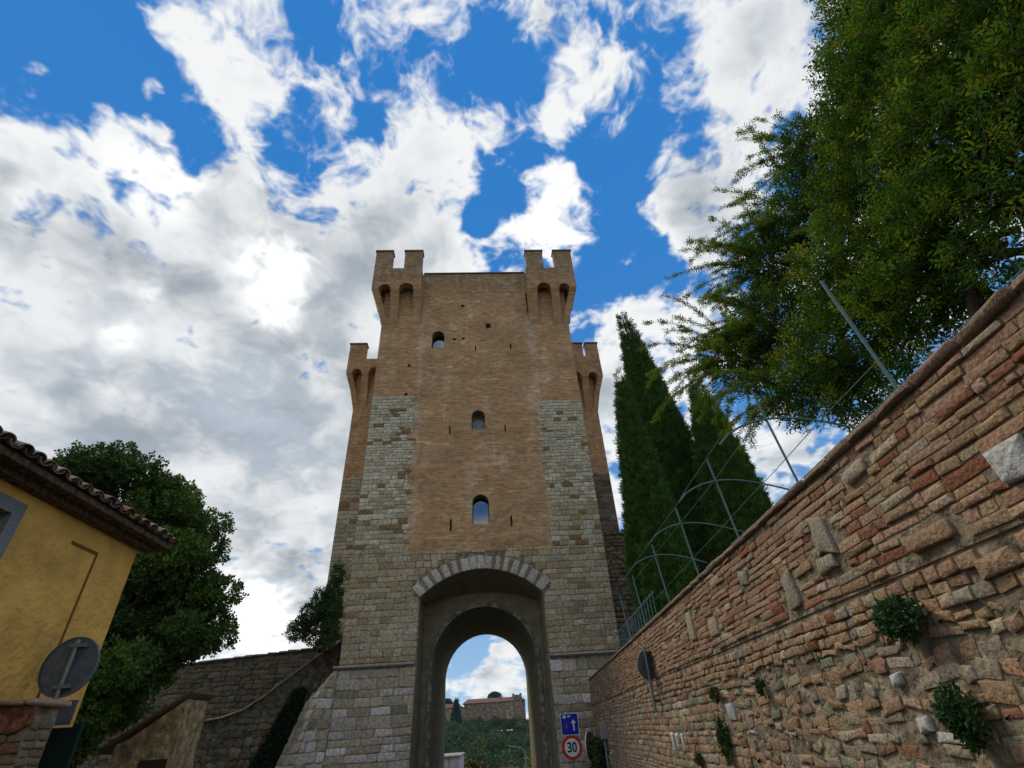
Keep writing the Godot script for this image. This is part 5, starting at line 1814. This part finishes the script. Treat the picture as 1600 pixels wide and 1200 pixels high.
# ------------------------------------------------------------------
func _ready() -> void:
	rng.seed = 4242
	# camera: low in the street, tipped up and slightly rolled
	var cam := Camera3D.new()
	cam.name = "camera"
	add_child(cam)
	var th := 0.607917
	var ya := 0.0740071
	var ro := -0.0673187
	var fw := Vector3(sin(ya) * cos(th), sin(th), -cos(ya) * cos(th))
	var rt := fw.cross(Vector3.UP).normalized()
	var up := rt.cross(fw)
	var r2 := rt * cos(ro) + up * sin(ro)
	var u2 := up * cos(ro) - rt * sin(ro)
	cam.transform = Transform3D(Basis(r2, u2, -fw), Vector3(0, 1.6, 0))
	cam.fov = rad_to_deg(2.0 * atan(600.0 / 782.12))
	cam.near = 0.05
	cam.far = 3000.0
	cam.current = true
	# sky and light
	var env := Environment.new()
	env.background_mode = Environment.BG_SKY
	var sky := Sky.new()
	var pm := PanoramaSkyMaterial.new()
	pm.panorama = make_sky()
	sky.sky_material = pm
	env.sky = sky
	env.tonemap_mode = Environment.TONE_MAPPER_LINEAR
	env.tonemap_exposure = 1.12
	env.sdfgi_enabled = true
	env.ssao_enabled = true
	env.ssil_enabled = true
	env.fog_enabled = true
	env.fog_density = 0.0001
	env.fog_light_color = Color(0.62, 0.70, 0.78)
	var we := WorldEnvironment.new()
	we.name = "world"
	we.environment = env
	add_child(we)
	var sun := DirectionalLight3D.new()
	sun.name = "sun"
	sun.light_energy = 0.5
	sun.light_color = Color(1.0, 0.95, 0.87)
	sun.light_angular_distance = 14.0
	sun.shadow_enabled = true
	add_child(sun)
	sun.look_at_from_position(SUN_TO * 50.0, Vector3.ZERO, Vector3.UP)
	make_materials()
	# setting, then things
	grounds()
	gate_tower()
	retaining_wall()
	old_walls()
	yellow_house()
	boundary_wall()
	shed()
	distance()
	left_tree()
	tower_bush()
	cypress(Vector3(6.95, 2.8, -15.8), 13.9, 1.75, Vector3(-0.9, 0, 0), 12500, "tallest slender cypress right of the tower", lin(0.08, 0.165, 0.025))
	cypress(Vector3(4.62, 2.8, -13.4), 8.75, 1.0, Vector3(-0.05, 0, 0), 6500, "shorter pointed cypress nearest the tower, before the tallest", lin(0.085, 0.175, 0.026))
	cypress(Vector3(7.45, 2.8, -14.0), 9.0, 1.5, Vector3(-0.05, 0, 0), 8200, "broad cypress half hidden by the climbing shrub", lin(0.085, 0.165, 0.025))
	climber()
	guard_rail()
	railing()
	signs()
	wall_plant(2.73, 1.97, Vector3(0.17, 0.10, 0.09), 170, lin(0.05, 0.105, 0.03), "round leafy plant sprouting from the middle of the brick wall")
	wall_plant(2.62, 1.55, Vector3(0.12, 0.13, 0.08), 150, lin(0.045, 0.095, 0.025), "leafy plant sprouting low in the brick wall at the right edge")
	wall_plant(6.15, 1.42, Vector3(0.12, 0.22, 0.05), 120, lin(0.045, 0.08, 0.02), "dark trailing weed below the white stone in the brick wall")
	wall_plant(6.1, 1.81, Vector3(0.14, 0.07, 0.04), 50, lin(0.07, 0.085, 0.02), "sparse olive weed in the brick wall above the white stone")
	wall_plant(4.85, 1.80, Vector3(0.05, 0.07, 0.03), 30, lin(0.05, 0.09, 0.02), "tiny weed in the brick wall between the larger plants")
	wall_plant(7.25, 1.22, Vector3(0.12, 0.06, 0.04), 40, lin(0.06, 0.09, 0.02), "small weed at the lower edge of the brick wall")
